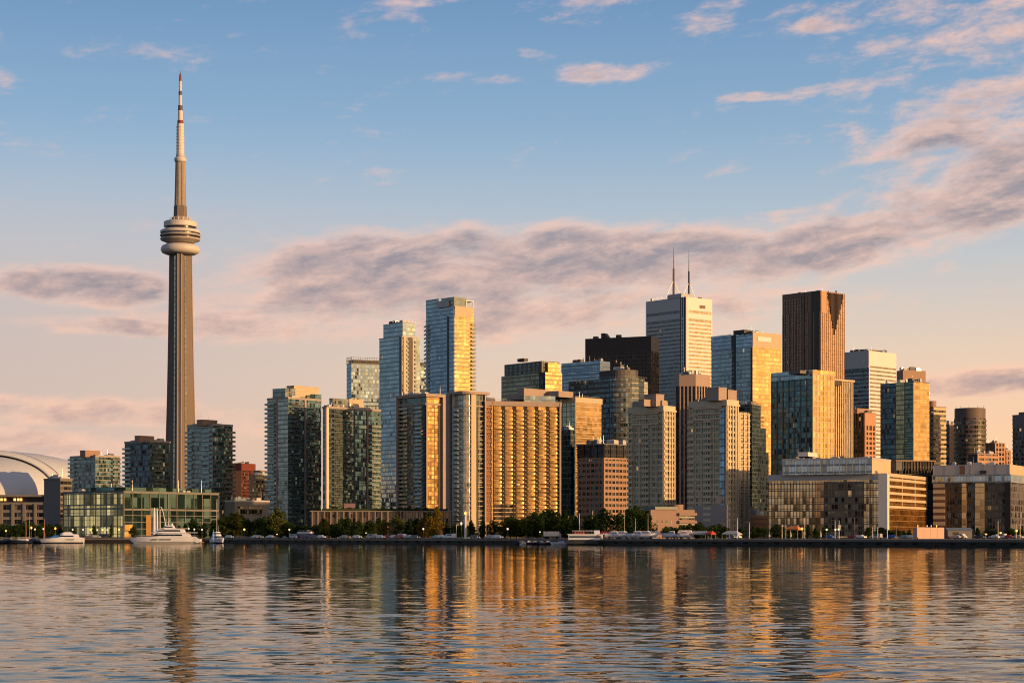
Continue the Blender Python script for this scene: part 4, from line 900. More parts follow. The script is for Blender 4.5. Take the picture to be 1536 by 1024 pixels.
# ---- right-hand group
def right_group():
    b = Bld('office_tower', 'tall brown granite tower with a V-shaped notch of dark fins near its top', 1174, 1231, 1267, 436, 2350, 42)
    w, d, h = b.w, b.d, b.h
    gb = glass('brown_glass', (.62, .44, .33), (.03, .018, .013), .28, .1, .05, 3.9, 1.5, sp=.34, spc=(.17, .10, .07), mw=.28, mc=(.17, .10, .07), blind=.25, bc=(.3, .2, .13), lit=.008)
    gr = glass('sunlit_brown_glass', (1, .66, .34), (.09, .045, .018), .5, .18, .04, 3.9, 2.2, sp=.3, spc=(.42, .25, .13), mw=.3, mc=(.40, .23, .12), lit=0)  # right-face copy of the brown glass, sunlight put into its colours
    b.core(gb, gr); b.fins(BROWN, 'L', d / 14, .8, .6); b.fins(plain('tan_stripe', (.36, .21, .13), .4), 'L', d / 6, 1.1, .85, 0, h - 24); b.fins(plain('sunlit_brown_granite', (.48, .28, .15), .35, .12), 'R', w / 12, .55, .4)  # right-face fins lighter, sunlight put into the brown granite colour
    mb = MB(); zb = b.z(500); xm = w * .55
    for i in range(15):
        x = w * .26 + i * (w * .68) / 14; t = 1 - abs(x - xm) / (w * (.30 if x < xm else .40)); 
        if t > .03: mb.box(x - .55, x + .55, -1.3, -.2, h - (h - zb) * t, h - 1.2)
    b.part('crown_fin', mb, plain('dark_fin', (.045, .026, .02), .4)); b.pier(plain('sunlit_brown_granite', (.48, .28, .15), .35, .12), 'R', w * .02, w * .23, .55, h - 26, h)
    b.panel(plain('umber_granite', (.06, .042, .034), .4), 'L', 0, d * .22, 0, h, .8, 'recess'); b.pier(BROWN, 'L', d * .22, d * .3, 1.5); b.pier(BROWN, 'L', d * .42, d * .47, 1.2); b.pier(BROWN, 'L', -.2, d, .7, h - 5, h + .4, name='crown_band'); b.clutter(3, seed=41)
    b = Bld('office_tower', 'square tower with dark teal front and yellow right side below the brown tower', 1157, 1219, 1252, 560, 1290, 39)
    w, d, h = b.w, b.d, b.h; b.core(glass('deep_teal_glass', (.34, .50, .52), (.014, .028, .03), .24, .08, .06, 3.4, 1.7, sp=.18, spc=(.05, .075, .075), mw=.1, mc=(.04, .06, .06), blind=.22, bc=(.22, .25, .2), lit=.02), G_GOLDREFL)
    b.fins(TEALM, 'L', 5.2, .5, .35, 0, h); b.slabs(BEIGE, 3.4, .6, .15, seg=('R', 0, w)); b.fins(BEIGE, 'R', w / 6, .5, .2)
    b.panel(G_SKY, 'L', 0, d, h - 3, h + 2.4, .4, 'crown_band'); b.panel(G_GOLDREFL, 'R', 0, w, h, h + 2.4, .2, 'crown_band'); b.penthouse(CONC_D, 1183, 1200, 1226, 556, 4); b.clutter(3, seed=42)
    r = (w, b.rx(1279, 3), 3, 22); b.core(BEIGE, G_GOLDREFL, 0, b.z(568), r, name='side_wing'); b.fins(BEIGE, 'R', 2.2, .7, .5, 0, b.z(568), r); b.part('parapet', MB().box(w + .02, r[1] + 1, 2, 23, b.z(568), b.z(565)), BEIGE); b.panel(plain('dark_brown_louvre', (.06, .04, .03), .6), 'R', w + .5, w + 7, b.z(575), b.z(568), -2.7, 'louvre')  # dark brown louvre panel below the wing's parapet
    b = Bld('office_tower', 'white banded office with its front coloured as blue grey shade, right of the brown tower', 1267, 1303, 1344, 526, 2000, 46)
    w, d, h = b.w, b.d, b.h; b.core(G_NAVY, glass('peach_reflection_glass', (.9, .7, .5), (.08, .06, .04), .3, .15, .03, 4, 1.6, sp=0, mw=.08, mc=(.4, .33, .25), lit=0))  # front shade and side sunlight put into the two glass colours
    b.slabs(BANDW, 4.0, 2.2, .3, 0, h - 16, seg=('R', 0, w)); b.slabs(BANDL, 4.0, .9, .2, 0, h - 20, seg=('L', 0, d)); b.pier(BANDW, 'R', 0, w, .35, h - 15, h + .2); b.pier(LGREY, 'L', 0, d, .35, h - 17, h + .2); b.pier(BANDW, 'R', 0, 1.5, .4); b.penthouse(CONC_D, 1275, 1300, 1330, 524, 8); b.clutter(6, seed=43)
    mb = MB(); q = random.Random(3)
    for i in range(26): y = q.uniform(d * .2, d * .8); z = q.uniform(h * .3, h - 20); mb.box(-.1, 0, y, y + q.uniform(1, 3), z, z + 1.4)
    b = Bld('office_block', 'dark brown office with vertical fins and an orange side before the banded office', 1255, 1297, 1313, 620, 1330, 40)
    w, d, h = b.w, b.d, b.h; b.core(G_DARK, G_WIN); b.fins(plain('rust_fin', (.22, .11, .06), .5), 'L', d / 10, .55, .6); b.pier(DARK, 'L', .4, d * .55, .7, 0, h - 9, name='curtain_wall'); b.panel(G_DARK, 'L', 1, d * .53, 0, h - 9.5, .8)
    sal = plain('salmon_stone', (.46, .24, .14), .6, .1); b.pier(sal, 'R', 0, w, .4, h - 8, h); b.slabs(sal, 3.2, 1.3, .4, 0, h - 9, seg=('R', 0, w)); b.fins(sal, 'R', w / 3, 1.2, .5, 0, h - 8); b.penthouse(BROWNL, 1270, 1286, 1304, 613, 4); b.parapet(BROWNL, h=.8); b.clutter(3, seed=44)
    b = Bld('office_tower', 'faceted green glass tower with a gleaming yellow right side', 1321, 1371, 1394, 573, 1420, 40)
    w, d, h = b.w, b.d, b.h; b.core(G_GREEN, G_GOLDREFL); m = b.ly(1345)
    b.panel(G_NAVY, 'L', m, d, 0, h, .3, 'dark_bay'); b.panel(glass('olive_gold_glass', (.84, .70, .36), (.08, .07, .03), .4, .12, .04, 3.5, 2, sp=.2, spc=(.2, .16, .08), mw=.05, lit=.003), 'L', b.ly(1357), m, 0, h + .3, .5, 'gold_bay')
    b.slabs(plain('yellow_slab', (.5, .42, .22), .5), 3.5, .4, .3, seg=('R', 0, w)); b.slabs(TEALM, 3.5, .45, .6, z1=h - 1, seg=('L', 0, d)); b.pier(plain('corner_trim', (.5, .42, .25), .4), 'L', -.1, .7, .6); b.parapet(TEALM, h=.5); b.clutter(5, seed=45)
    b = Bld('office_tower', 'brown topped tower peeping over the faceted green glass tower', 1345, 1354, 1388, 555, 1680, 22)
    w, d, h = b.w, b.d, b.h; b.core(BROWNL, G_WIN); z = b.z(572); b.pier(BROWNL, 'R', 0, w, .5, z, h); b.slabs(BEIGE, 4, 1.3, .4, 0, z, seg=('R', 0, w + 4)); b.core(G_DARK, G_AMBER, 0, z - 1, (0, w + 4, -.2, d), name='lower_storeys'); b.clutter(4, seed=46)
    b = Bld('office_tower', 'narrow striped office, cream bands glowing, with a brown drum on its roof', 1393, 1400, 1419, 611, 1520, 30)
    w, d, h = b.w, b.d, b.h; b.core(G_DARK, G_WIN); b.slabs(plain('cream_band', (.58, .42, .25), .6, .08), 3.6, 1.9, .4, 0, h, seg=('R', 0, w)); b.slabs(BROWNL, 3.6, 1.6, .35, 0, h, seg=('L', 0, d)); b.part('roof_drum', MB().lathe([(3.4, h - .1), (3.4, h + 5), (3.6, h + 5.2)], 3.0, 5), BROWNL); b.parapet(BROWNL, h=.9)
    b = Bld('office_tower', 'slim grey tower squeezed between the striped office and the round tower', 1417, 1424, 1433, 636, 1600, 40)
    b.core(G_DARK, BROWNL); b.slabs(CONC_D, 3.4, .8, .2, seg=('L', 0, b.d)); b.pier(PINK, 'R', 0, 1.2, .3); b.clutter(2, seed=47)
    # round tower
    Y = 1500; x = (1455 - 768) / F * Y; r = 23.5 * Y / F; e = thing('office_tower', 'dark round glass tower with a solid drum at the top', 'building', (x, Y, GZ)); zz = lambda p: zat(p, Y) - GZ
    MB().lathe([(r, 0), (r, zz(628))], n=40).build('curtain_wall', G_DARK, e); MB().lathe([(r * .97, zz(628)), (r * .97, zz(613)), (r * .92, zz(612.6))], n=40).build('roof_drum', plain('brown_drum', (.13, .10, .09), .6, .1), e)
    mb = MB(); z = 2
    while z < zz(629): mb.lathe([(r + .4, z), (r + .4, z + 1.1)], n=40); z += 3.4
    mb.build('cladding', plain('umber_band', (.13, .10, .08), .5, .1), e); mb = MB()
    for i in range(10): a = i * .63; mb.tube((r * .9 * math.cos(a), r * .9 * math.sin(a), zz(613)), (r * .9 * math.cos(a), r * .9 * math.sin(a), zz(613) + 2), .12)
    mb.build('railing', STEEL, e)
    for i, (a, b_, c, t, Yy, th, L) in enumerate(((1452, 1466, 1498, 681, 1360, 30, 'dark box of offices at the foot of the round tower with orange bands'), (1478, 1492, 1507, 665, 1440, 40, 'brown block with a bright peach side right of the round tower'), (1496, 1508, 1516, 676, 1600, 40, 'small hazy grey block between the brown block and the right edge tower'))):
        b = Bld('office_block', L, a, b_, c, t, Yy, th); b.core(BROWN if i else DARK, G_WIN); b.slabs(sal if i == 0 else BROWNL, 3.4, 1.5, .3, 0, seg=('R', 0, b.w)); b.fins(sal, 'R', b.w / 3, 1, .35); b.parapet(BROWNL, h=.7); b.clutter(4, seed=48 + i)
    b = Bld('office_tower', 'grey tower cut by the right edge of the view', 1519, 1548, 1575, 621, 1560, 40)
    b.core(glass('grey_office_glass', (.5, .5, .5), (.03, .03, .03), .22, .1, .05, 3.3, 1.8, sp=.36, spc=(.16, .14, .13), mw=.12, mc=(.15, .13, .12), lit=.006), G_WIN); b.slabs(CONC_D, 3.3, .9, .25); b.pier(CONC_D, 'L', 0, b.d, .3, b.h - 9, b.h); b.penthouse(CONC_D, 1528, 1548, 1570, 618, 3); b.clutter(3, seed=51)
    # low glass office along the water
    b = Bld('office_block', 'long low bronze glass office with a white pier at its corner, facing the water', 1153, 1330, 1390, 710, 900, 64)
    w, d, h = b.w, b.d, b.h; b.core(G_BRONZE, G_AMBER)
    ya, yb = b.ly(1236), b.ly(1295); b.panel(G_DARK, 'L', yb, ya, 1, h - 3.4, .25, 'dark_bay'); b.panel(glass('orange_pane', (1, .66, .34), (.10, .05, .02), .4, .12, .06, 3.1, 1.5, sp=.12, spc=(.16, .09, .05), mw=.08, mc=(.1, .06, .04), lit=.01), 'L', ya, b.ly(1222), 1, h - 3.4, .12, 'orange_bay')
    b.fins(plain('bronze_bar', (.12, .10, .07), .4), 'L', 1.5, .12, .30, 1, h - 3.3); b.slabs(plain('bronze_bar', (.12, .10, .07), .4), 3.1, .2, .3, 1, h - 3.4, seg=('L', 0, d)); b.pier(WHITE, 'L', -.4, b.ly(1318), .7, 3, h - .1); b.pier(WHITE, 'R', -.4, 2.6, .5, 3, h)
    b.part('crown_band', MB().box(-.5, 6, 0, d + .3, h - 2.6, h + .2), LGREY)
    cr = plain('cream_spandrel', (.56, .43, .28), .55, .1); b.slabs(cr, 3.1, 1.15, .35, h - 3.1 * 5, h - .5, seg=('R', 2.7, w)); b.fins(cr, 'R', w / 3, .9, .36, h - 14, h, a=2.7, b=w); b.pier(cr, 'R', 2.6, w, .4, h - 1.3, h + .3, name='parapet')
    r, z = b.sub(1174, 1308, 1336, 688, 6); b.core(G_SKY, cr, h - .1, z, r, name='penthouse'); b.parapet(LGREY, z, .7, .2, r); b.fins(LGREY, 'L', 3, .2, .2, h + .2, z, r); b.clutter(12, (1, 5, 4, d - 8), h, 1.8, 52); b.clutter(6, r, z, 1.6, seed=53); b.penthouse(WHITE, 1197, 1212, 1226, 684, 9, z)
    b = Bld('office_block', 'dark block with a louvred top storey tucked between the two waterfront offices', 1333, 1344, 1401, 690, 1000, 14)
    b.core(BLACK, G_BLACK); b.fins(BROWN, 'R', 1.6, .25, .5, b.h - 5, b.h - .5, a=b.rx(1354), b=b.w); b.part('roof_slab', MB().box(-.5, b.w + .5, -1, b.d, b.h - .5, b.h + .1), BROWNL); b.panel(CONC_D, 'R', b.rx(1344), b.rx(1353), b.h - 5, b.h - .5, .3, 'wall_panel')
    b.pier(plain('slate_panel', (.11, .10, .11), .6, .1), 'R', b.rx(1385), b.w, 2.5, 0, b.h * .62); b.slabs(DARK, 1.8, .25, 2.6, 1, b.h * .45, seg=('R', b.rx(1385), b.rx(1393)))
    b = Bld('office_block', 'dark glass waterfront office with pale and gold panels under blue glazed top floors', 1400, 1514, 1600, 711, 945, 64)
    w, d, h = b.w, b.d, b.h; zt = b.z(723); b.core(G_DARK, G_DARK, 0, zt); L = b.ly
    b.slabs(plain('grey_spandrel', (.10, .095, .085), .5, .1), 3.05, .35, .2, 1, zt, seg=('L', 0, L(1443))); b.fins(plain('grey_spandrel', (.10, .095, .085), .5, .1), 'L', 1.55, .2, .22, 0, zt)
    b.panel(BROWN, 'L', L(1419), d, 2, zt, .3, 'striped_bay'); b.slabs(plain('cream_panel', (.62, .50, .33), .5, .08), 3.05, 1.7, .55, 3.2, zt - 1, seg=('L', L(1417.5), d))
    gp = glass('straw_reflection_glass', (1, .78, .44), (.30, .20, .08), .38, .2, .03, 3.05, 2.6, sp=.1, spc=(.4, .28, .14), mw=.03, blind=.3, bc=(.55, .42, .22), lit=0); b.panel(gp, 'L', L(1477), L(1463), 2.5, zt - .3, .45, 'gold_bay'); b.panel(gp, 'L', L(1450), L(1443), 2.5, zt - .3, .45, 'gold_bay'); b.panel(BLACK, 'L', L(1516), L(1507), 1, zt, .4, 'recess')  # reflected sunlight put into the inner colour of the straw panes
    b.core(G_SKY, G_SKY, zt, h, (-1.2, w + 1, -1, d + .3), name='upper_storeys'); b.fins(STEEL, 'L', 2.2, .14, .15, zt, h, (-1.2, w + 1, -1, d + .3)); b.core(LGREY, BEIGE, h, b.z(696), (-.6, w, -.3, d), name='roof_screen'); b.fins(LGREY, 'L', 6, .15, .08, h, b.z(696), (-.6, w, -.3, d)); b.clutter(3, (2, 10, 5, d - 5), b.z(696), 1.5, seed=54)
    b.panel(BROWN, 'L', L(1448), L(1440), h + .3, b.z(697), .72, 'louvre'); b.panel(DARK, 'L', L(1480), L(1470), h + .3, h + 2, .72, 'louvre')
sal = plain('salmon_stone', (.46, .24, .14), .6, .1)
right_group()
# ------------------------------------------------------------------ trees
def leaf_mat(name, col, trans=.35):
    m, k = newmat(name)
    oi = k.n('ShaderNodeObjectInfo').outputs['Random']; p = k.n('ShaderNodeTexCoord').outputs['Object']
    a = k.noise(p, .9, 2); b = k.noise(p, 6.0, 1)
    f = k.m('ADD', k.m('ADD', .4, k.m('MULTIPLY', oi, .8)), k.m('ADD', k.m('MULTIPLY', a, .5), k.m('MULTIPLY', k.m('SUBTRACT', b, .5), .8)))
    c = k.v('SCALE', col, f)
    d = k.n('ShaderNodeBsdfDiffuse'); k.inp(d.inputs[0], c); t = k.n('ShaderNodeBsdfTranslucent'); k.inp(t.inputs[0], k.v('MULTIPLY', c, (1.3, 1.2, .5)))
    return fin(m, k, k.ms(trans, d.outputs[0], t.outputs[0]))
LEAF = {'dark green': leaf_mat('dark_leaves', (.034, .060, .020)), 'olive green': leaf_mat('olive_leaves', (.062, .076, .022)), 'yellowing': leaf_mat('yellow_leaves', (.16, .115, .022))}
BARK = plain('bark', (.07, .05, .035), .9, .3)
def crown_mesh(seed, h, w, n=1900, conic=0.0):
    q = np.random.RandomState(seed); v = []; f = []
    nl = 13
    lob = []
    for i in range(nl):
        z = .14 + .80 * (i + .5) / nl + q.uniform(-.04, .04)
        wr = w * (math.sin(math.pi * min(1, max(.05, (z - .04) / .98))) ** .7 * (1 - conic) + conic * (1.05 - z))
        a = q.uniform(0, 6.28); r = wr * q.uniform(.15, .62)
        lob.append((r * math.cos(a), r * math.sin(a), z * h, wr * q.uniform(.34, .60) + .3, h * q.uniform(.07, .14)))
    for i in range(n):
        lx, ly, lz, lr, lh = lob[q.randint(nl)]
        d = q.normal(size=3); d /= np.linalg.norm(d); rr = q.uniform(.45, 1.06) ** .5
        c = np.array([lx + d[0] * lr * rr, ly + d[1] * lr * rr, lz + d[2] * lh * rr * 1.2])
        a = q.normal(size=3); a /= np.linalg.norm(a); b = np.cross(a, q.normal(size=3)); b /= np.linalg.norm(b)
        s = q.uniform(.16, .40) * (h / 8) ** .5; i0 = len(v)
        v += [c - a * s, c + b * s * .6, c + a * s, c - b * s * .6]; f.append((i0, i0 + 1, i0 + 2, i0 + 3))
    me = bpy.data.meshes.new('crown'); me.from_pydata([tuple(x) for x in v], [], f); return me, lob
TREES = []
for i, (conic, kind) in enumerate([(0, 'dark green'), (0, 'olive green'), (.5, 'dark green'), (0, 'yellowing'), (.1, 'dark green'), (.2, 'olive green')]):
    me, lob = crown_mesh(20 + i, 8.0, 3.3 - conic * 1.2, conic=conic); me.materials.append(LEAF[kind])
    mb = MB().tube((0, 0, -.1), (.05, 0, 3.2), .22, .15).tube((.05, 0, 3.2), (0, .05, 6.6), .15, .05)
    for l in lob[::2]: mb.tube((.03, 0, min(l[2] * .62, 4.4)), (l[0], l[1], l[2]), .10, .03, 5)
    t = mb.build('trunk', BARK); TREES.append((me, t.data, kind)); bpy.data.objects.remove(t)
D, O, YL = 'dark green', 'olive green', 'yellowing'
ORD = ['first', 'second', 'third', 'fourth', 'fifth', 'sixth', 'seventh', 'eighth', 'ninth', 'tenth', 'eleventh', 'twelfth', 'thirteenth', 'fourteenth', 'fifteenth', 'sixteenth', 'seventeenth', 'eighteenth', 'nineteenth', 'twentieth', '21st', '22nd', '23rd', '24th', '25th', '26th']
def tree_row(where, group, spec, dense=True):
    """spec: (centre column, width, crown top row, kind, distance behind the quay edge)"""
    spec = sorted(spec + [((a[0] + b[0]) / 2 + rnd.uniform(-2, 2), (a[1] + b[1]) / 2, (a[2] + b[2]) / 2 + rnd.uniform(-2, 3), D, max(a[4], b[4]) + 12) for a, b in zip(sorted(spec), sorted(spec)[1:]) if dense and b[0] - a[0] < 26 and rnd.random() < .62])
    for i, (px, w, pt, k, off) in enumerate(spec):
        Y = quayY(px) + off; Y = max(Y, 800 + off) if px > 1100 else Y; h = (zat(pt, Y) - GZ) * rnd.uniform(.80, 1.1); wid = w / F * Y * rnd.uniform(.78, 1.12)
        cand = [t for t in TREES if t[2] == k]; me, tr, kind = cand[rnd.randrange(len(cand))]
        e = thing('tree', f'{kind} tree, {ORD[i]} from the left {where}', 'tree', at(px, Y), rnd.uniform(0, 6.28), group)
        sx = wid / 6.2 * 1.28
        for nm, d in (('crown', me), ('trunk', tr)):
            o = bpy.data.objects.new(nm, d); COL.objects.link(o); o.parent = e; o.scale = (sx, sx, h / 7.9) if nm == 'crown' else (1.1, 1.1, h / 7.9)
def build_trees():
    tree_row('in the dark clump under the stadium', 'trees under the stadium', [(6, 24, 783, D, 40), (24, 22, 786, D, 30), (42, 24, 781, D, 45), (60, 20, 787, D, 30), (76, 22, 784, D, 40), (90, 18, 789, D, 22)])
    tree_row('before the glass hall', 'small trees before the glass hall', [(108, 13, 790, D, 18), (141, 11, 788, D, 16), (167, 10, 785, D, 16), (201, 15, 787, D, 20)])
    tree_row('between the glass hall and the low grey building', 'trees right of the glass hall', [(268, 20, 786, D, 22), (288, 22, 782, D, 30), (306, 20, 784, D, 26), (322, 22, 776, D, 40), (338, 26, 768, O, 30), (356, 24, 770, O, 38), (372, 22, 778, D, 24)])
    tree_row('at the foot of the leftmost tall condo', 'trees by the leftmost tall condo', [(388, 22, 777, D, 30), (402, 20, 782, D, 20), (418, 26, 768, O, 24), (432, 18, 782, D, 30), (446, 16, 786, D, 24), (459, 14, 788, D, 30)])
    tree_row('in the row before the colonnaded podium', 'trees before the colonnade', [(474, 20, 784, D, 26), (489, 20, 781, O, 34), (505, 22, 783, D, 24), (521, 20, 780, D, 34), (538, 22, 783, D, 26), (555, 20, 782, D, 34), (577, 18, 780, YL, 25), (596, 26, 776, O, 30), (614, 22, 781, D, 22), (634, 24, 773, YL, 22), (654, 26, 763, YL, 24), (670, 16, 783, D, 34)])
    tree_row('along the foot of the golden balcony slab', 'trees before the golden slab', [(684, 18, 786, D, 26), (707, 20, 780, D, 28), (724, 20, 778, D, 24), (741, 20, 780, D, 30), (757, 22, 779, O, 22), (775, 24, 775, D, 30), (793, 22, 772, D, 24), (811, 26, 767, D, 32), (830, 30, 760, D, 24), (848, 26, 764, D, 34), (864, 22, 772, D, 26)])
    tree_row('before the brown office and the sandstone condo', 'trees before the brown office', [(884, 20, 776, D, 30), (906, 26, 764, D, 26), (928, 26, 765, D, 32), (952, 26, 765, D, 26), (972, 26, 769, D, 30)])
    tree_row('in the low planting by the blank concrete base', 'low trees by the blank base', [(1000, 18, 789, D, 20), (1016, 18, 788, D, 26), (1034, 22, 786, D, 20), (1052, 24, 784, D, 24), (1070, 18, 788, D, 18), (1086, 16, 790, D, 22)])
    tree_row('in the low planting by the bronze glass office', 'low trees before the bronze office', [(1112, 15, 790, D, 20), (1130, 16, 791, D, 26), (1148, 16, 791, D, 20), (1166, 20, 788, D, 24), (1184, 18, 790, D, 18), (1200, 16, 791, D, 24), (1224, 16, 792, D, 20), (1238, 14, 792, D, 26), (1302, 20, 789, D, 20), (1322, 18, 792, D, 24), (1346, 18, 792, D, 20), (1364, 14, 793, D, 24)])
    tree_row('among the lamps before the dark waterfront office', 'low trees before the dark waterfront office', [(1466, 16, 793, D, 20), (1486, 18, 792, D, 24), (1516, 18, 791, D, 20), (1532, 18, 792, D, 22)])
    # planted roof of the podium
    me, lob = crown_mesh(77, 2.2, 1.8, 500); me.materials.append(LEAF[D])
    for i in range(15):
        px = 476 + i * 12.6 + rnd.uniform(-3, 3); e = thing('shrub', f'dark clipped shrub on the podium roof, {ORD[i]} from the left', 'shrub', (0, 0, 0), rnd.uniform(0, 6), 'shrubs on the podium roof')
        Y = 1026 + rnd.uniform(0, 5); e.location = ((px - 768) / F * Y, Y, zat(766.5, 1020) - .1)
        for nm in ('foliage',): o = bpy.data.objects.new(nm, me); COL.objects.link(o); o.parent = e; o.scale = (rnd.uniform(1.0, 1.5), 1.2, rnd.uniform(.8, 1.3))
build_trees()

# ------------------------------------------------------------------ lamps, poles
GLOBE_W = emit('warm_globe', (1, .38, .08), 2.4); GLOBE_C = emit('pale_globe', (1, .80, .55), 1.0); POLE = plain('lamp_post', (.12, .12, .12), .5, .1); POLEW = plain('pale_pole', (.62, .56, .48), .5, .08)
def lamp_proto(m, rad):
    e = thing('street_lamp', 'x', 'street lamp')
    MB().lathe([(.16, 0), (.14, .5), (.07, .6), (.06, 2.95), (.12, 3.0), (.12, 3.08)], n=8).build('post', POLE, e)
    MB().lathe([(.1, 3.08), (rad * .8, 3.08 + rad * .4), (rad, 3.08 + rad), (rad * .8, 3.08 + rad * 1.6), (.06, 3.08 + rad * 2)], n=10).build('globe', m, e, True)
    MB().lathe([(rad * .5, 3.06 + rad * 1.9), (rad * .3, 3.1 + rad * 2.15), (.03, 3.1 + rad * 2.4)], n=8).build('cap', POLE, e); return e
def lamps():
    W, C = lamp_proto(GLOBE_W, .42), lamp_proto(GLOBE_C, .36); used = set()
    spec = [(9, 796, W, 'under the dark trees at the left edge'), (47, 791.5, W, 'beside the small harbour masts'), (52.5, 793.5, C, 'right of the small harbour masts'), (65, 793, C, 'above the dark moored launches'), (83, 792.5, W, 'above the boat with the blue cover'), (109, 794, C, 'at the left corner of the glass hall'),
            (124.5, 794, C, 'second before the yellow panes of the glass hall'), (136, 794.5, W, 'third before the yellow panes of the glass hall'), (146, 794.5, C, 'fourth before the yellow panes of the glass hall'), (153.8, 794.5, W, 'fifth before the yellow panes of the glass hall'), (161, 794.5, C, 'sixth before the yellow panes of the glass hall'), (178.5, 794, W, 'at the right end of the yellow panes'),
            (283, 792.5, C, 'just above the stern of the big white yacht'), (291.5, 793.5, C, 'second behind the stern of the big white yacht'), (303, 794, C, 'between the two white motor yachts'), (366.5, 794, W, 'alone before the dark trees left of the tall condos'), (415.5, 801, W, 'low down at the foot of the leftmost tall condo'), (434, 794, C, 'at the right foot of the leftmost tall condo'),
            (549, 799, C, 'before the middle of the colonnaded podium'), (635, 793, C, 'under the left yellowing tree'), (692, 785, C, 'left of the tall white harbour mast'), (761.5, 793, C, 'at the left of the trees by the golden slab'), (810, 797.5, C, 'left of the white trailer'), (1203, 793, W, 'before the left part of the bronze office'), (1240, 794, C, 'left of the twin pale poles'), (1253.2, 794, C, 'at the left one of the twin pale poles'), (1258, 793.5, C, 'at the right one of the twin pale poles'),
            (1479, 801, W, 'low among the parked cars on the right'), (1501, 799, W, 'before the dark waterfront office'), (1525, 796, W, 'rightmost on the quay')]
    for px, py, pr, wh in spec:
        Y = quayY(px) + 11 + rnd.uniform(-2, 2); o = clone(pr) if pr in used else pr; used.add(pr)
        s = max(.45, (zat(py, Y) - GZ) / 3.4); o.location = at(px, Y); o.scale = (max(.8, min(1.1, s)), max(.8, min(1.1, s)), s)
        tag(o, f'{"amber" if pr is W else "pale"} lit globe lamp {wh}', 'street lamp', 'globe lamps along the quay')
    # slim poles
    pal = [(1094, 778, 'slim pale pole at the left of the dark low pavilion'), (1106, 776, 'slim pale pole before the dark low pavilion'), (1124, 783, 'slim pale pole before the orange wall'), (1173, 786, 'short pale pole before the bronze office'), (1178, 778, 'pale pole left of the orange awning'), (1207, 776, 'pale pole right of the orange awning'), (1252.5, 780, 'left one of the twin pale poles before the dark bay'), (1258.5, 780, 'right one of the twin pale poles before the dark bay'), (1282, 776, 'pale pole at the right of the dark bay'), (1309, 790, 'short pale pole before the white pier'), (1316.5, 790, 'second short pale pole before the white pier'), (1331, 762, 'tall slim pole at the corner of the bronze office'), (1344, 785, 'pale pole right of the bronze office corner'), (1497, 781, 'thin pole before the dark waterfront office'), (1524, 785, 'banded pole near the right edge'), (1530, 779, 'pale pole at the right edge'), (1086, 784, 'golden mast at the right of the blank concrete base'), (889, 766, 'slim flagpole before the brown office'), (869, 770, 'slim flagpole at the left of the brown office'), (684.5, 786, 'thin post at the right of the yellowing trees')]
    for i, (px, py, L) in enumerate(pal):
        Y = quayY(px) + 12 + (i % 3) * 3; Y = max(Y, 760 + i % 3 * 4); e = thing('light_pole', L, 'pole', at(px, Y), 0, 'slim poles along the quay'); h = zat(py, Y) - GZ
        MB().tube((0, 0, 0), (0, 0, h), .17, .10, 8).build('pole', POLEW if i % 4 else POLE, e); MB().lathe([(.3, 0), (.3, .25), (.2, .35)], n=8).build('base', POLE, e)
        if i % 2 == 0: MB().tube((0, 0, h - .2), (-1.1, 0, h + .05), .07, n=6).box(-1.5, -.9, -.14, .14, h - .02, h + .12).build('lamp_arm', POLE, e)
    Y = quayY(698) + 6; e = thing('harbour_mast', 'thick white mast with a lit lantern before the rounded condo tower', 'mast', at(698, Y)); h = zat(772, Y) - GZ
    MB().lathe([(.75, 0), (.75, .4), (.48, .5), (.40, h)], n=12).build('pole', WHITE, e); MB().lathe([(.6, h), (.6, h + .15), (.45, h + .2)], n=10).build('gallery', WHITE, e); MB().lathe([(.42, h + .2), (.42, h + 1.1)], n=10).build('lantern', GLOBE_W, e); MB().lathe([(.55, h + 1.1), (.1, h + 1.6)], n=10).build('cap', WHITE, e)
lamps()

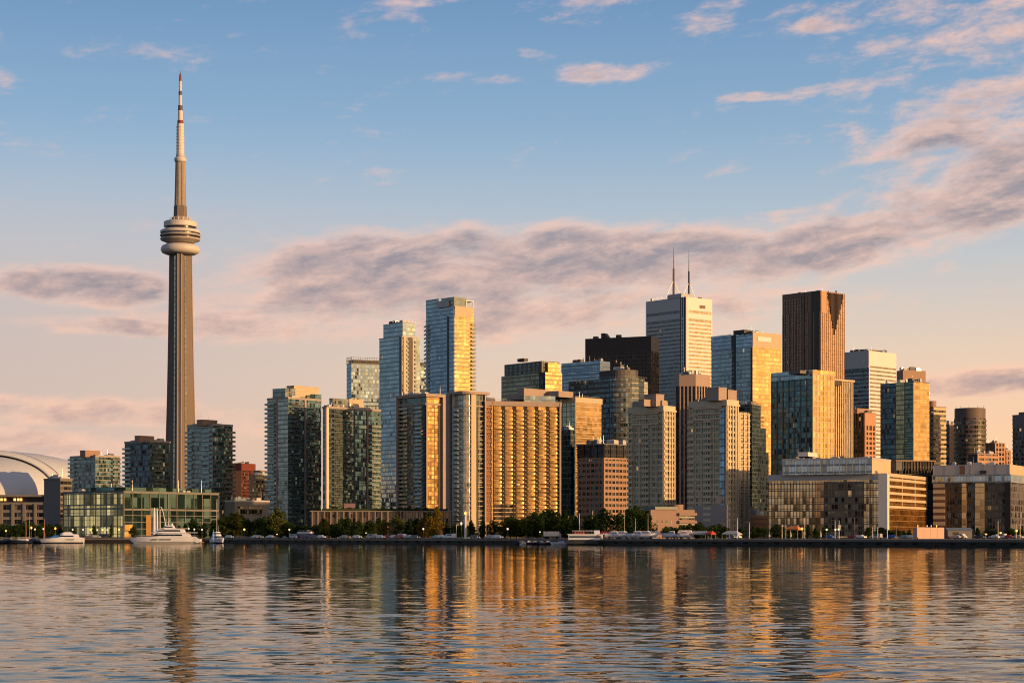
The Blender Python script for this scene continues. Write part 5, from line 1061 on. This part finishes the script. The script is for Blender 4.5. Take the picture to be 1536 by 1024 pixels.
# ------------------------------------------------------------------ vehicles
WINM = glass('car_window', (.5, .55, .6), (.01, .01, .012), .1, .05, .01, 9, 9, sp=0, mw=0, lit=0, blind=0); TYRE = plain('tyre_rubber', (.015, .015, .015), .9); RIM = plain('wheel_rim', (.4, .4, .42), .35, .1, metal=.7)
TAIL = emit('headlight_glow', (1, .8, .5), 1.2)
def car_proto(name, paint, van=False):
    e = thing(name, 'x', 'van' if van else 'car'); L, Wd = (5.2, 1.9) if van else (4.4, 1.75)
    pr = [(-L / 2, .35), (L / 2, .35), (L / 2, .75), (L / 2 - .1, .92), (L * .24, 1.02), (L * .10, 1.45), (-L * .30, 1.47), (-L * .46, 1.02), (-L / 2, .9)] if not van else [(-L / 2, .35), (L / 2, .35), (L / 2, .9), (L * .40, 1.12), (L * .28, 1.95), (-L * .48, 2.0), (-L / 2, 1.7)]
    def ext(mb, pts, y0, y1, inset=0):
        n = len(pts)
        A = [(x, y0 + (inset if z > 1.1 else 0), z) for x, z in pts]; B = [(x, y1 - (inset if z > 1.1 else 0), z) for x, z in pts]
        for i in range(n): j = (i + 1) % n; mb.face([A[i], B[i], B[j], A[j]][::-1])
        mb.face(A); mb.face(B[::-1]); return mb
    ext(MB(), pr, -Wd / 2, Wd / 2, .16).build('body', paint, e)
    zt, z0 = (1.40, 1.05) if not van else (1.8, 1.2)
    for s in (-1, 1):
        y = s * (Wd / 2 - .10); MB().prism([(L * .18, y - .06), (L * .18, y + .06), (-L * .34, y + .06), (-L * .34, y - .06)][::-1] if False else [(-L * .34, y - .06), (L * .18, y - .06), (L * .18, y + .06), (-L * .34, y + .06)], z0, zt, top=[(-L * .28, y - .10 * s - .05), (L * .10, y - .10 * s - .05), (L * .10, y - .10 * s + .05), (-L * .28, y - .10 * s + .05)]).build('window', WINM, e)
    MB().prism([(L * .11, -.7), (L * .235, -.7), (L * .235, .7), (L * .11, .7)], 1.03 if not van else 1.15, zt, top=[(L * .09, -.6), (L * .115 if not van else L * .30, -.6), (L * .115 if not van else L * .30, .6), (L * .09, .6)]).build('windscreen', WINM, e)
    for sx in (-.31, .31):
        for s in (-1, 1):
            w = MB().tube((sx * L, s * (Wd / 2 - .2), .33), (sx * L, s * (Wd / 2 + .01), .33), .33, n=14).build('wheel', TYRE, e); MB().tube((sx * L, s * (Wd / 2), .33), (sx * L, s * (Wd / 2 + .03), .33), .2, n=10).build('rim', RIM, w)
    for s in (-1, 1): MB().box(L / 2 - .02, L / 2 + .03, s * .6 - .16, s * .6 + .16, .62, .78).build('headlight', TAIL, e); MB().box(-L / 2 - .03, -L / 2 + .02, s * .6 - .14, s * .6 + .14, .68, .86).build('tail_light', plain('red_lens', (.3, .01, .01), .3), e)
    return e
def vehicles():
    P = {k: plain(k + '_car_paint', c, .25, .04, spec=.6) for k, c in (('white', (.7, .7, .7)), ('silver', (.38, .39, .4)), ('black', (.02, .02, .022)), ('blue', (.03, .10, .42)), ('red', (.35, .03, .02)), ('grey', (.12, .12, .13)))}
    pro = {}
    rows = [('black', 126, 'before the yellow panes of the glass hall'), ('grey', 134, 'second before the yellow panes of the glass hall'), ('silver', 144, 'behind the quay under the yellow panes'), ('black', 155, 'right of the silver one under the yellow panes'), ('white', 344, 'right of the small white motor yacht'), ('white', 383, 'below the trees left of the tall condos'), ('silver', 389, 'below the trees left of the tall condos'), ('white', 405, 'at the foot of the leftmost tall condo'), ('silver', 441, 'left of the mauve harbour bus'), ('grey', 470, 'right of the mauve harbour bus'), ('white', 482, 'before the left end of the colonnade'), ('silver', 516, 'before the colonnade by the dark trees'), ('white', 536, 'left of the pale lamp before the colonnade'), ('silver', 557, 'right of the pale lamp before the colonnade'), ('white', 571, 'below the small yellowing tree'), ('red', 579, 'behind the white one below the small yellowing tree'), ('white', 592, 'below the colonnade by the red one'), ('red', 597, 'below the right part of the colonnade'), ('white', 604, 'right of the red ones below the colonnade'), ('silver', 612, 'last before the yellowing trees'), ('grey', 623, 'under the left yellowing tree'), ('silver', 655, 'under the tall yellowing tree'), ('white', 663, 'right of the tall yellowing tree'), ('white', 675, 'before the rounded condo'), ('grey', 712, 'right of the white harbour mast'), ('silver', 735, 'under the golden slab'), ('white', 747, 'under the golden slab'),
            ('black', 1082, 'at the right foot of the blank base'), ('grey', 1096, 'before the dark low pavilion'), ('white', 1104, 'before the dark low pavilion'), ('blue', 1245, 'before the dark bay of the bronze office'), ('red', 1280, 'right of the twin pale poles'), ('white', 1292, 'right of the red one by the pale poles'), ('silver', 1314, 'before the white pier'), ('blue', 1338, 'at the corner of the bronze office'), ('silver', 1356, 'left of the pale hoarding'), ('white', 1369, 'beside the pale hoarding'), ('silver', 1433, 'right of the pale hoarding'), ('white', 1441, 'below the blue grey shed'), ('grey', 1458, 'right of the blue grey shed'), ('black', 1470, 'before the dark waterfront office'), ('white', 1491, 'before the dark waterfront office'), ('red', 1514, 'near the right edge'), ('white', 1500, 'near the right edge lamp'), ('silver', 1528, 'at the right edge')]
    seen = {}
    for i, (c, px, wh) in enumerate(rows):
        van = (i % 5 == 3)
        key = (c, van)
        if key not in pro: pro[key] = car_proto('parked_van' if van else 'parked_car', P[c], van); o = pro[key]
        else: o = clone(pro[key])
        Y = quayY(px) + (6.5 if i % 3 else 9.5); Y = max(Y, 800 + i % 4 * 3) if px > 1000 else Y; o.location = at(px, Y, GZ + .055); o.rotation_euler = (0, 0, R(-48 if px > 330 else -6) + (math.pi if i % 2 else 0) + rnd.uniform(-.06, .06))
        lab = f'{c} {"van" if van else "car"} parked on the quay {wh}'; seen[lab] = 1
        tag(o, lab, 'van' if van else 'car', 'vehicles parked along the quay')
    # harbour bus
    Y = quayY(458) + 10; e = thing('tour_bus', 'white and mauve open top bus parked by the leftmost tall condo', 'bus', at(458, Y, GZ + .055), R(-50))
    mv = plain('mauve_paint', (.16, .10, .24), .35, .05); MB().box(-4.6, 4.6, -1.2, 1.2, .45, 2.0).build('body', mv, e); MB().box(-4.62, 4.62, -1.22, 1.22, 2.02, 3.0).build('upper_deck', WHITE, e); MB().box(-4.3, 4.3, -1.25, 1.25, 1.25, 1.85).build('window_strip', WINM, e); MB().box(-3.4, 3.4, -1.1, 1.1, 3.4, 3.5).build('canopy', WHITE, e)
    mb = MB()
    for x in (-3.2, 0, 3.2):
        for y in (-1, 1): mb.tube((x, y, 2.9), (x, y, 3.45), .05)
    mb.build('railing', STEEL, e)
    for x in (-3, 3):
        for y in (-1.15, 1.15): MB().tube((x, y - .12, .48), (x, y + .12, .48), .48, n=12).build('wheel', TYRE, e)
    Y = quayY(827) + 9; e = thing('box_trailer', 'white box trailer standing on the quay before the golden slab trees', 'trailer', at(827, Y, GZ + .055), R(-8))
    MB().box(-2.8, 2.8, -1.2, 1.2, 1.0, 2.75).build('box', WHITE, e); MB().box(-2.9, 2.9, -1.0, 1.0, .75, .98).build('chassis', DARK, e)
    for x in (-2.1, -1.3, 2.0):
        for y in (-1.0, 1.0): MB().tube((x, y - .12, .42), (x, y + .12, .42), .42, n=12).build('wheel', TYRE, e)
    MB().box(2.82, 2.86, -1.1, 1.1, 1.1, 2.7).build('door', LGREY, e)
vehicles()

# ------------------------------------------------------------------ boats
HULLW = plain('white_gelcoat', (.72, .76, .86), .22, .03, spec=.6); HULLD = plain('navy_gelcoat', (.02, .028, .05), .25, .08, spec=.6); BLUEC = plain('blue_tarpaulin', (.03, .16, .48), .7, .12); TEAK = plain('teak_deck', (.28, .17, .09), .7, .12); BOATWIN = glass('boat_window', (.5, .6, .7), (.008, .01, .014), .15, .05, .02, 9, 2.2, sp=0, mw=.03, lit=0, blind=0); CREAM = plain('cream_canvas', (.66, .56, .46), .75, .08); REDC = plain('red_canvas', (.40, .05, .04), .75, .12)
def hull(mb, L, B, zk, prof, n=22, raked=.12, bow=.55):
    """bow towards +x; prof(t) gives the deck height along the hull"""
    def half(t): return B / 2 * (1 - max(0, (t - bow) / (1 - bow)) ** 2.2) * (.86 + .14 * min(1, t / .2))
    rows = []
    for i in range(n + 1):
        t = i / n; x = -L / 2 + t * L; w = half(t); zd = prof(t); xk = x - raked * L * max(0, t - .5) * 2 * .8
        rows.append([(xk, -w * .30, zk), (xk + (x - xk) * .45, -w * .84, zk + (zd - zk) * .40), (x, -w, zd), (x, w, zd), (xk + (x - xk) * .45, w * .84, zk + (zd - zk) * .40), (xk, w * .30, zk)])
    for a, b in zip(rows, rows[1:]):
        for j in range(6): k = (j + 1) % 6; mb.face([a[j], b[j], b[k], a[k]])
    mb.face(rows[0]); mb.face(rows[-1][::-1]); return mb
def deckhouse(pts, B, z0, z1, slope_f, slope_r, taper=.86):
    x0, x1 = pts; b = B / 2; mb = MB()
    def outl(a, c, w): return [(a, -w), (c - (c - a) * .22, -w), (c - (c - a) * .06, -w * .72), (c, 0), (c - (c - a) * .06, w * .72), (c - (c - a) * .22, w), (a, w)]
    return mb.prism(outl(x0, x1, b), z0, z1, top=outl(x0 + slope_r, x1 - slope_f, b * taper))
def boats():
    # large yacht, bow to the left
    px0, px1 = 193, 301.5; Y = 836; L = (px1 - px0) / F * Y
    e = thing('motor_yacht', 'large sleek white motor yacht with three decks moored before the glass hall', 'yacht', at((px0 + px1) / 2, Y, 0), math.pi, None)
    hull(MB(), L, 6.4, -.5, lambda t: 3.05 - .75 * max(0, t - .55) ** 1.2 - (1.1 * max(0, t - .84) ** 1.0 * 3.2) - (1.0 if t < .05 else 0) - .25 * max(0, .3 - t)).build('hull', HULLW, e)
    hull(MB(), L * .985, 6.45, -.6, lambda t: -.05).build('boot_stripe', HULLD, e)
    for a, c in ((-.10, .06), (.085, .16)):
        for s in (-1, 1): MB().box(L * a, L * c, s * 3.05 - .1, s * 3.05 + .1, 1.55, 1.95).build('window', BOATWIN, e)
    deckhouse((-L * .36, L * .24), 5.6, 2.6, 4.5, 4.2, .8).build('deckhouse', HULLW, e)
    deckhouse((-L * .26, L * .215), 5.66, 3.25, 3.95, 2.2, .5, .92).build('window_band', BOATWIN, e)
    MB().prism([(-L * .44, -2.9), (L * .18, -2.9), (L * .22, 0), (L * .18, 2.9), (-L * .44, 2.9)], 4.5, 4.72).build('upper_deck', HULLW, e)
    deckhouse((-L * .28, L * .17), 4.9, 4.7, 6.2, 3.6, .6).build('deckhouse', HULLW, e); deckhouse((-L * .23, L * .135), 4.96, 5.1, 5.75, 2.2, .3, .92).build('window_band', BOATWIN, e)
    MB().prism([(-L * .30, -2.4), (L * .06, -2.4), (L * .10, 0), (L * .06, 2.4), (-L * .30, 2.4)], 6.2, 6.4).build('sun_deck', HULLW, e)
    deckhouse((-L * .14, L * .05), 3.2, 6.4, 7.5, 1.9, .5).build('flybridge', HULLW, e); deckhouse((-L * .12, L * .04), 3.26, 6.65, 7.1, 1.2, .3, .94).build('window_band', BOATWIN, e)
    MB().box(-L * .12, L * .0, -1.7, 1.7, 7.5, 7.66).build('hardtop', HULLW, e)
    MB().tube((-L * .05, 0, 7.6), (-L * .06, 0, 11.2), .13, .06).tube((-L * .06, -1.1, 9.4), (-L * .06, 1.1, 9.4), .06).build('mast', HULLW, e); MB().lathe([(.45, 7.66), (.55, 8.0), (.4, 8.4), (.05, 8.6)], -L * .1, 0, 12).build('radar_dome', HULLW, e, True)
    mb = MB()
    for s in (-1, 1):
        for i in range(15): x = -L * .44 + i * L * .063; mb.tube((x, s * 2.75, 2.9), (x, s * 2.75, 3.5), .03, n=4)
        mb.tube((-L * .44, s * 2.75, 3.5), (L * .40, s * 2.4, 3.3), .035, n=4)
    mb.build('railing', STEEL, e); MB().box(-L * .5 - .9, -L * .48, -2.4, 2.4, .35, .7).build('swim_platform', TEAK, e)
    # furled sails of a yacht behind
    Y = 880; e = thing('sailing_yacht', 'sailing yacht with tall furled white sails behind the large motor yacht', 'yacht', at(236, Y, 0), math.pi - .2)
    hull(MB(), 17, 4, -.3, lambda t: 1.5 + .35 * t).build('hull', HULLD, e); deckhouse((-3, 4), 2.4, 1.6, 2.3, 1.2, .4).build('cabin', HULLW, e)
    for px, pt, w in ((231, 761, .85), (235.8, 762, .5), (240.5, 764, .4)):
        x = -(px - 236) / F * Y; h = zat(pt, Y); MB().tube((x, 0, 1.2), (x, 0, h), .14, .08).build('mast', HULLW, e)
        if w > .42: MB().lathe([(w * .75, 2.4), (w, 4), (w * .85, h * .75), (w * .35, h - .3)], x, 0, 10).build('sail', plain('sail_cloth', (.62, .62, .66), .7, .05), e, True)
    m = MB(); x0 = -(241 - 236) / F * Y
    for i in range(9): a0, a1 = i / 9, (i + 1) / 9; f = lambda a: (x0 - 2.6 * a ** 1.0, 0, zat(760, Y) - (1 - math.cos(a * 1.5)) * 10.4); m.tube(f(a0), f(a1), .22, .2)
    m.build('sail', plain('sail_cloth', (.62, .62, .66), .7, .05), e)
    e = thing('hanging_banner', 'tall amber banner before the dark panes of the glass hall', 'banner', at(223, 905)); Y = 905; h = zat(772, Y) - GZ
    MB().box(-1.1, 1.1, -.05, .05, 1.4, h).build('cloth', plain('amber_banner', (.62, .33, .09), .6, .15), e)
    for s in (-1.2, 1.2): MB().tube((s, 0, 0), (s, 0, h + .3), .08).build('post', POLE, e)
    # bow-on cruiser
    Y = 858; e = thing('motor_yacht', 'small white motor yacht seen bow on with a thin mast, right of the large yacht', 'yacht', at(327, Y, 0), R(-62)); 
    hull(MB(), 12, 4.3, -.4, lambda t: 1.7 + .75 * t).build('hull', HULLW, e); hull(MB(), 11.8, 4.36, -.5, lambda t: .45).build('boot_stripe', HULLD, e); deckhouse((-4, 2.6), 3.5, 1.9, 3.7, 1.8, .6).build('deckhouse', HULLW, e); deckhouse((-3.6, 2.4), 3.56, 2.6, 3.2, 1.0, .3, .92).build('window_band', BOATWIN, e); deckhouse((-3.4, 1.0), 2.9, 3.7, 5.0, 1.1, .4).build('flybridge', HULLW, e); deckhouse((-3, .9), 2.96, 4.05, 4.55, .6, .2, .94).build('window_band', BOATWIN, e)
    MB().tube((-1.5, 0, 4.9), (-1.5, 0, 18), .10, .05).build('mast', HULLW, e); MB().tube((-2.2, .9, 4.9), (-2.2, .9, 7.6), .06, .04).tube((2.6, -3.0, 1), (2.6, -3.0, 6), .07, .04).build('aerial', HULLW, e)
    # cruiser with blue cover
    Y = 870; e = thing('cabin_cruiser', 'white cabin cruiser with a bright blue cover at the left of the quay', 'boat', at(92, Y, 0), math.pi + .05)
    L = (124 - 57) / F * Y; hull(MB(), L, 4.6, -.4, lambda t: 2.6 - 1.0 * max(0, t - .45) * 1.4 if t > .02 else 2.3).build('hull', HULLW, e); hull(MB(), L * .99, 4.66, -.5, lambda t: .35).build('boot_stripe', HULLD, e); deckhouse((-L * .40, L * .16), 4.0, 2.2, 4.0, 3.4, .8).build('deckhouse', HULLW, e); deckhouse((-L * .30, L * .12), 4.06, 2.9, 3.45, 1.8, .5, .92).build('window_band', BOATWIN, e); deckhouse((-L * .26, L * .04), 3.0, 4.0, 4.9, 1.8, 1.0).build('flybridge', HULLW, e); deckhouse((L * .0, L * .32), 3.9, 1.9, 3.5, 3.0, .3, .6).build('cover', BLUEC, e)
    for s in (-1, 1): MB().box(-L * .3, -L * .12, s * 2.2 - .09, s * 2.2 + .09, 1.5, 1.8).build('window', BOATWIN, e)
    # launches on the left
    for px, c, L, lab, Yo in ((30, HULLD, 11, 'long dark launch with a pale canopy at the far left of the quay', 872), (8, HULLD, 8, 'dark low boat cut by the left edge', 876), (48, HULLD, 8, 'dark blue launch tucked behind the cruiser with the blue cover', 880)):
        e = thing('motor_launch', lab, 'boat', at(px, Yo, 0), math.pi); hull(MB(), L, 3.2, -.3, lambda t: 1.0 + .5 * t).build('hull', c, e); deckhouse((-L * .3, L * .2), 2.4, 1.1, 2.1, 1.2, .2).build('cabin', HULLW if px == 30 else HULLD, e); deckhouse((-L * .27, L * .17), 2.46, 1.35, 1.8, .6, .1, .95).build('window_band', BOATWIN, e); MB().box(-L * .35, L * .1, -1.3, 1.3, 2.6, 2.72).build('canopy', LGREY if px == 30 else DARK, e); MB().tube((-L * .3, 1, 1), (-L * .3, 1, 2.65), .05).tube((L * .05, 1, 2), (L * .05, 1, 2.65), .05).tube((-L * .3, -1, 1), (-L * .3, -1, 2.65), .05).build('canopy_post', STEEL, e)
    # sailing boat masts on the left
    for px, pt, L in ((40, 764, 'small sailing boat with a salmon mast at the left of the quay'), (45.5, 770, 'small sailing boat with a thin mast beside the salmon mast'), (68, 778, 'small sailing boat with a short thin mast before the dark trees')):
        Yo = 892; e = thing('sailing_boat', L, 'boat', at(px, Yo, 0), math.pi - .5); hull(MB(), 8, 2.6, -.3, lambda t: 1.0 + .3 * t).build('hull', HULLD, e); deckhouse((-1.5, 2), 1.6, 1.05, 1.6, .8, .3).build('cabin', HULLW, e); MB().tube((.4, 0, .9), (.4, 0, zat(pt, Yo)), .15, .07).build('mast', plain('salmon_mast', (.5, .26, .18), .5), e); MB().tube((.4, 0, 2.0), (-3, 0, 2.2), .09).build('boom', STEEL, e)
    # tour boat and craft in the middle
    px = 880; Y = quayY(px) - 5; e = thing('tour_boat', 'long white two deck tour boat moored left of the pink and white boats', 'boat', at(px, Y, 0), R(-8)); L = 60 / F * Y
    hull(MB(), L, 5, -.4, lambda t: 1.9 + .3 * max(0, .2 - t)).build('hull', plain('slate_hull', (.06, .075, .09), .4, .15), e); MB().box(-L * .44, L * .40, -2.3, 2.3, 1.8, 3.7).build('saloon', HULLW, e); MB().box(-L * .42, L * .37, -2.36, 2.36, 2.55, 3.25).build('window_band', BOATWIN, e); MB().box(-L * .47, L * .43, -2.55, 2.55, 3.7, 3.9).build('upper_deck', HULLW, e); MB().box(-L * .34, L * .2, -2.2, 2.2, 5.0, 5.15).build('canopy', HULLW, e); MB().box(L * .2, L * .32, -1.3, 1.3, 3.9, 5.2).build('wheelhouse', HULLW, e); MB().box(-L * .3, -L * .05, -2.0, 2.0, 3.92, 4.6).build('seating', REDC, e)
    mb = MB()
    for i in range(9):
        for s in (-2.2, 2.2): x = -L * .33 + i * L * .066; mb.tube((x, s, 3.9), (x, s, 5.0), .05, n=4)
    mb.build('railing', STEEL, e)
    for i, (px, c, L, wh) in enumerate(((783, HULLD, 7, 'blue inflatable boat leftmost of the small craft below the golden slab'), (793, HULLW, 6.5, 'small white open boat among the small craft below the golden slab'), (802, HULLD, 6, 'dark open boat in the middle of the small craft below the golden slab'), (812, HULLW, 7, 'white dinghy just left of the trailer'), (822, HULLD, 6, 'dark dinghy under the white trailer'), (843, HULLW, 9, 'white speedboat right of the trailer, out in front'))):
        Y = quayY(px) - 4 - (i % 3) * 1.5; e = thing('small_boat', wh, 'boat', at(px, Y, 0), R((150, 20, -20, 160, 10, 178)[i]), 'small craft below the golden slab'); hull(MB(), L, 2.4, -.2, lambda t: .75 + .4 * t).build('hull', c, e)
        deckhouse((-L * .1, L * .25), 1.7, .8, 1.45, .9, .2).build('cuddy', HULLW if i % 2 else CREAM, e); deckhouse((-L * .05, L * .24), 1.74, 1.1, 1.35, .5, .1, .95).build('windscreen', BOATWIN, e); MB().box(-L * .5 - .3, -L * .5 + .1, -.25, .25, .4, 1.4).build('outboard_motor', BLACK, e); MB().box(-L * .3, -L * .2, -.9, .9, .75, .95).build('seat', TEAK, e)
    # pink-white boats and tents lifted on the quay
    for i, (px, L, c, lab) in enumerate(((918, 6.5, HULLW, 'white cruiser beside the red canopy at the end of the tour boat'), (937, 7, HULLW, 'white cruiser with a fishing tower and tall mast on the quay'), (953, 7, HULLW, 'white cruiser in the middle of the row on the quay'), (972, 7.5, HULLW, 'white cruiser at the right of the row on the quay'), (1005, 5.5, HULLW, 'low white boat on the quay below the pink hall'), (1029, 6, HULLW, 'white boat under a pale cover beside the lamp, below the blank base'))):
        Y = quayY(px) + 6 + (i % 2) * 3; e = thing('cabin_cruiser', lab, 'boat', at(px, Y, GZ + .5), R(-20 if i % 2 else 165), 'white boats laid up on the quay'); hull(MB(), L, 3.0, 0, lambda t: 1.25 + .4 * t).build('hull', c, e)
        MB().box(-L * .3, -L * .25, -1.0, 1.0, -.46, .4).box(L * .12, L * .17, -1.0, 1.0, -.46, .4).build('cradle', DARK, e); deckhouse((-L * .3, L * .24), 2.4, 1.3, 2.3, 1.2, .3).build('cabin', HULLW, e); deckhouse((-L * .26, L * .2), 2.46, 1.6, 2.0, .6, .1, .95).build('window_band', BOATWIN, e)
        if i < 4: MB().tube((0, 0, 2.2), (0, 0, (5, 13.5, 7, 8.5)[i]), .08, .04).build('mast', POLEW, e)
        if i == 5: MB().prism([(-L * .45, -1.5), (L * .4, -1.3), (L * .4, 1.3), (-L * .45, 1.5)], 1.6, 2.6, top=[(-L * .4, -.4), (L * .3, -.3), (L * .3, .3), (-L * .4, .4)]).build('cover', CREAM, e)
    for i, (px, w, c, lab) in enumerate(((909, 7, REDC, 'red canopy between the tour boat and the white cruisers'), (926, 5, CREAM, 'small pink canopy left of the fishing tower'), (962, 8, CREAM, 'wide cream canopy behind the white cruisers'), (981, 7, CREAM, 'cream canopy at the right end of the white cruisers'), (1050, 11, LGREY, 'long grey awning before the blank concrete base'), (1066, 3.2, REDC, 'small red umbrella before the blank concrete base'), (1098, 8, LGREY, 'grey canopy left of the dark low pavilion'), (1191, 6, plain('orange_canvas', (.6, .20, .06), .7), 'orange awning before the bronze office'))):
        Y = quayY(px) + 13; e = thing('canopy_tent', lab, 'canopy', at(px, Y), R(-30), 'canopies along the quay'); w = w * .72; hh = 1.9 if i != 7 else 3.4
        MB().prism([(-w / 2, -2), (w / 2, -2), (w / 2, 2), (-w / 2, 2)], hh, hh + .9, top=[(-w * .3, -.2), (w * .3, -.2), (w * .3, .2), (-w * .3, .2)]).prism([(-w / 2, -2), (w / 2, -2), (w / 2, 2), (-w / 2, 2)], hh - .35, hh).build('canopy', c, e)
        for x in (-w / 2 + .1, w / 2 - .1):
            for y in (-1.9, 1.9): MB().tube((x, y, 0), (x, y, hh), .06).build('post', STEEL, e)
    # hoarding, shed
    Y = 800; e = thing('site_hoarding', 'pale pink panelled site hoarding on the quay topped by small lamps', 'hoarding', at(1396, Y), R(28)); hm = plain('hoarding_panel', (.52, .36, .29), .7, .06); hh = zat(790.5, Y) - GZ
    w = 46 / F * Y / math.cos(R(28)) 
    for i in range(4): MB().box(-w / 2 + i * w / 4 + .04, -w / 2 + (i + 1) * w / 4 - .04, 0, 2.4, 0, hh - .02 * i).build('panel', hm, e)
    for x, c in ((-.44, GLOBE_W), (-.1, GLOBE_C), (.05, GLOBE_C), (.25, GLOBE_W)): MB().lathe([(.06, hh - .05), (.06, hh + .4), (.2, hh + .5), (.2, hh + .75), (.02, hh + .9)], x * w, .5, 8).build('lamp', c, e)
    Y = 806; e = thing('quay_shed', 'low blue grey shed with a sloping roof right of the pale hoarding', 'shed', at(1440, Y), R(10)); w = 38 / F * Y / math.cos(R(10)); hh = zat(791, Y) - GZ
    MB().box(-w / 2, w / 2, 0, 4, 0, hh * .75).build('wall', plain('shed_wall', (.14, .14, .15), .7), e); MB().prism([(-w / 2 - .2, -.4), (w / 2 + .2, -.4), (w / 2 + .2, 4.3), (-w / 2 - .2, 4.3)], hh * .75, hh, top=[(-w / 2 - .2, 2), (w / 2 + .2, 2), (w / 2 + .2, 4.3), (-w / 2 - .2, 4.3)]).build('roof', plain('blue_grey_roof', (.13, .17, .23), .5, .1), e); MB().box(-w * .3, -w * .05, -.05, .05, .1, hh * .6).build('door', DARK, e)
    for i, (px, lab) in enumerate(((1154, 'furled cream parasol left of the orange awning'), (1186, 'furled cream parasol under the orange awning'), (1231, 'furled cream parasol left of the blue car'))):
        Y = quayY(px) + 7; e = thing('furled_parasol', lab, 'parasol', at(px, Y), 0, 'furled parasols on the quay'); MB().tube((0, 0, 0), (0, 0, 2.9), .04).build('pole', STEEL, e); MB().lathe([(.30, .9), (.24, 1.5), (.06, 2.7)], n=8).build('canopy', CREAM, e); MB().lathe([(.35, 0), (.35, .12)], n=8).build('base', CONC_D, e)
boats()
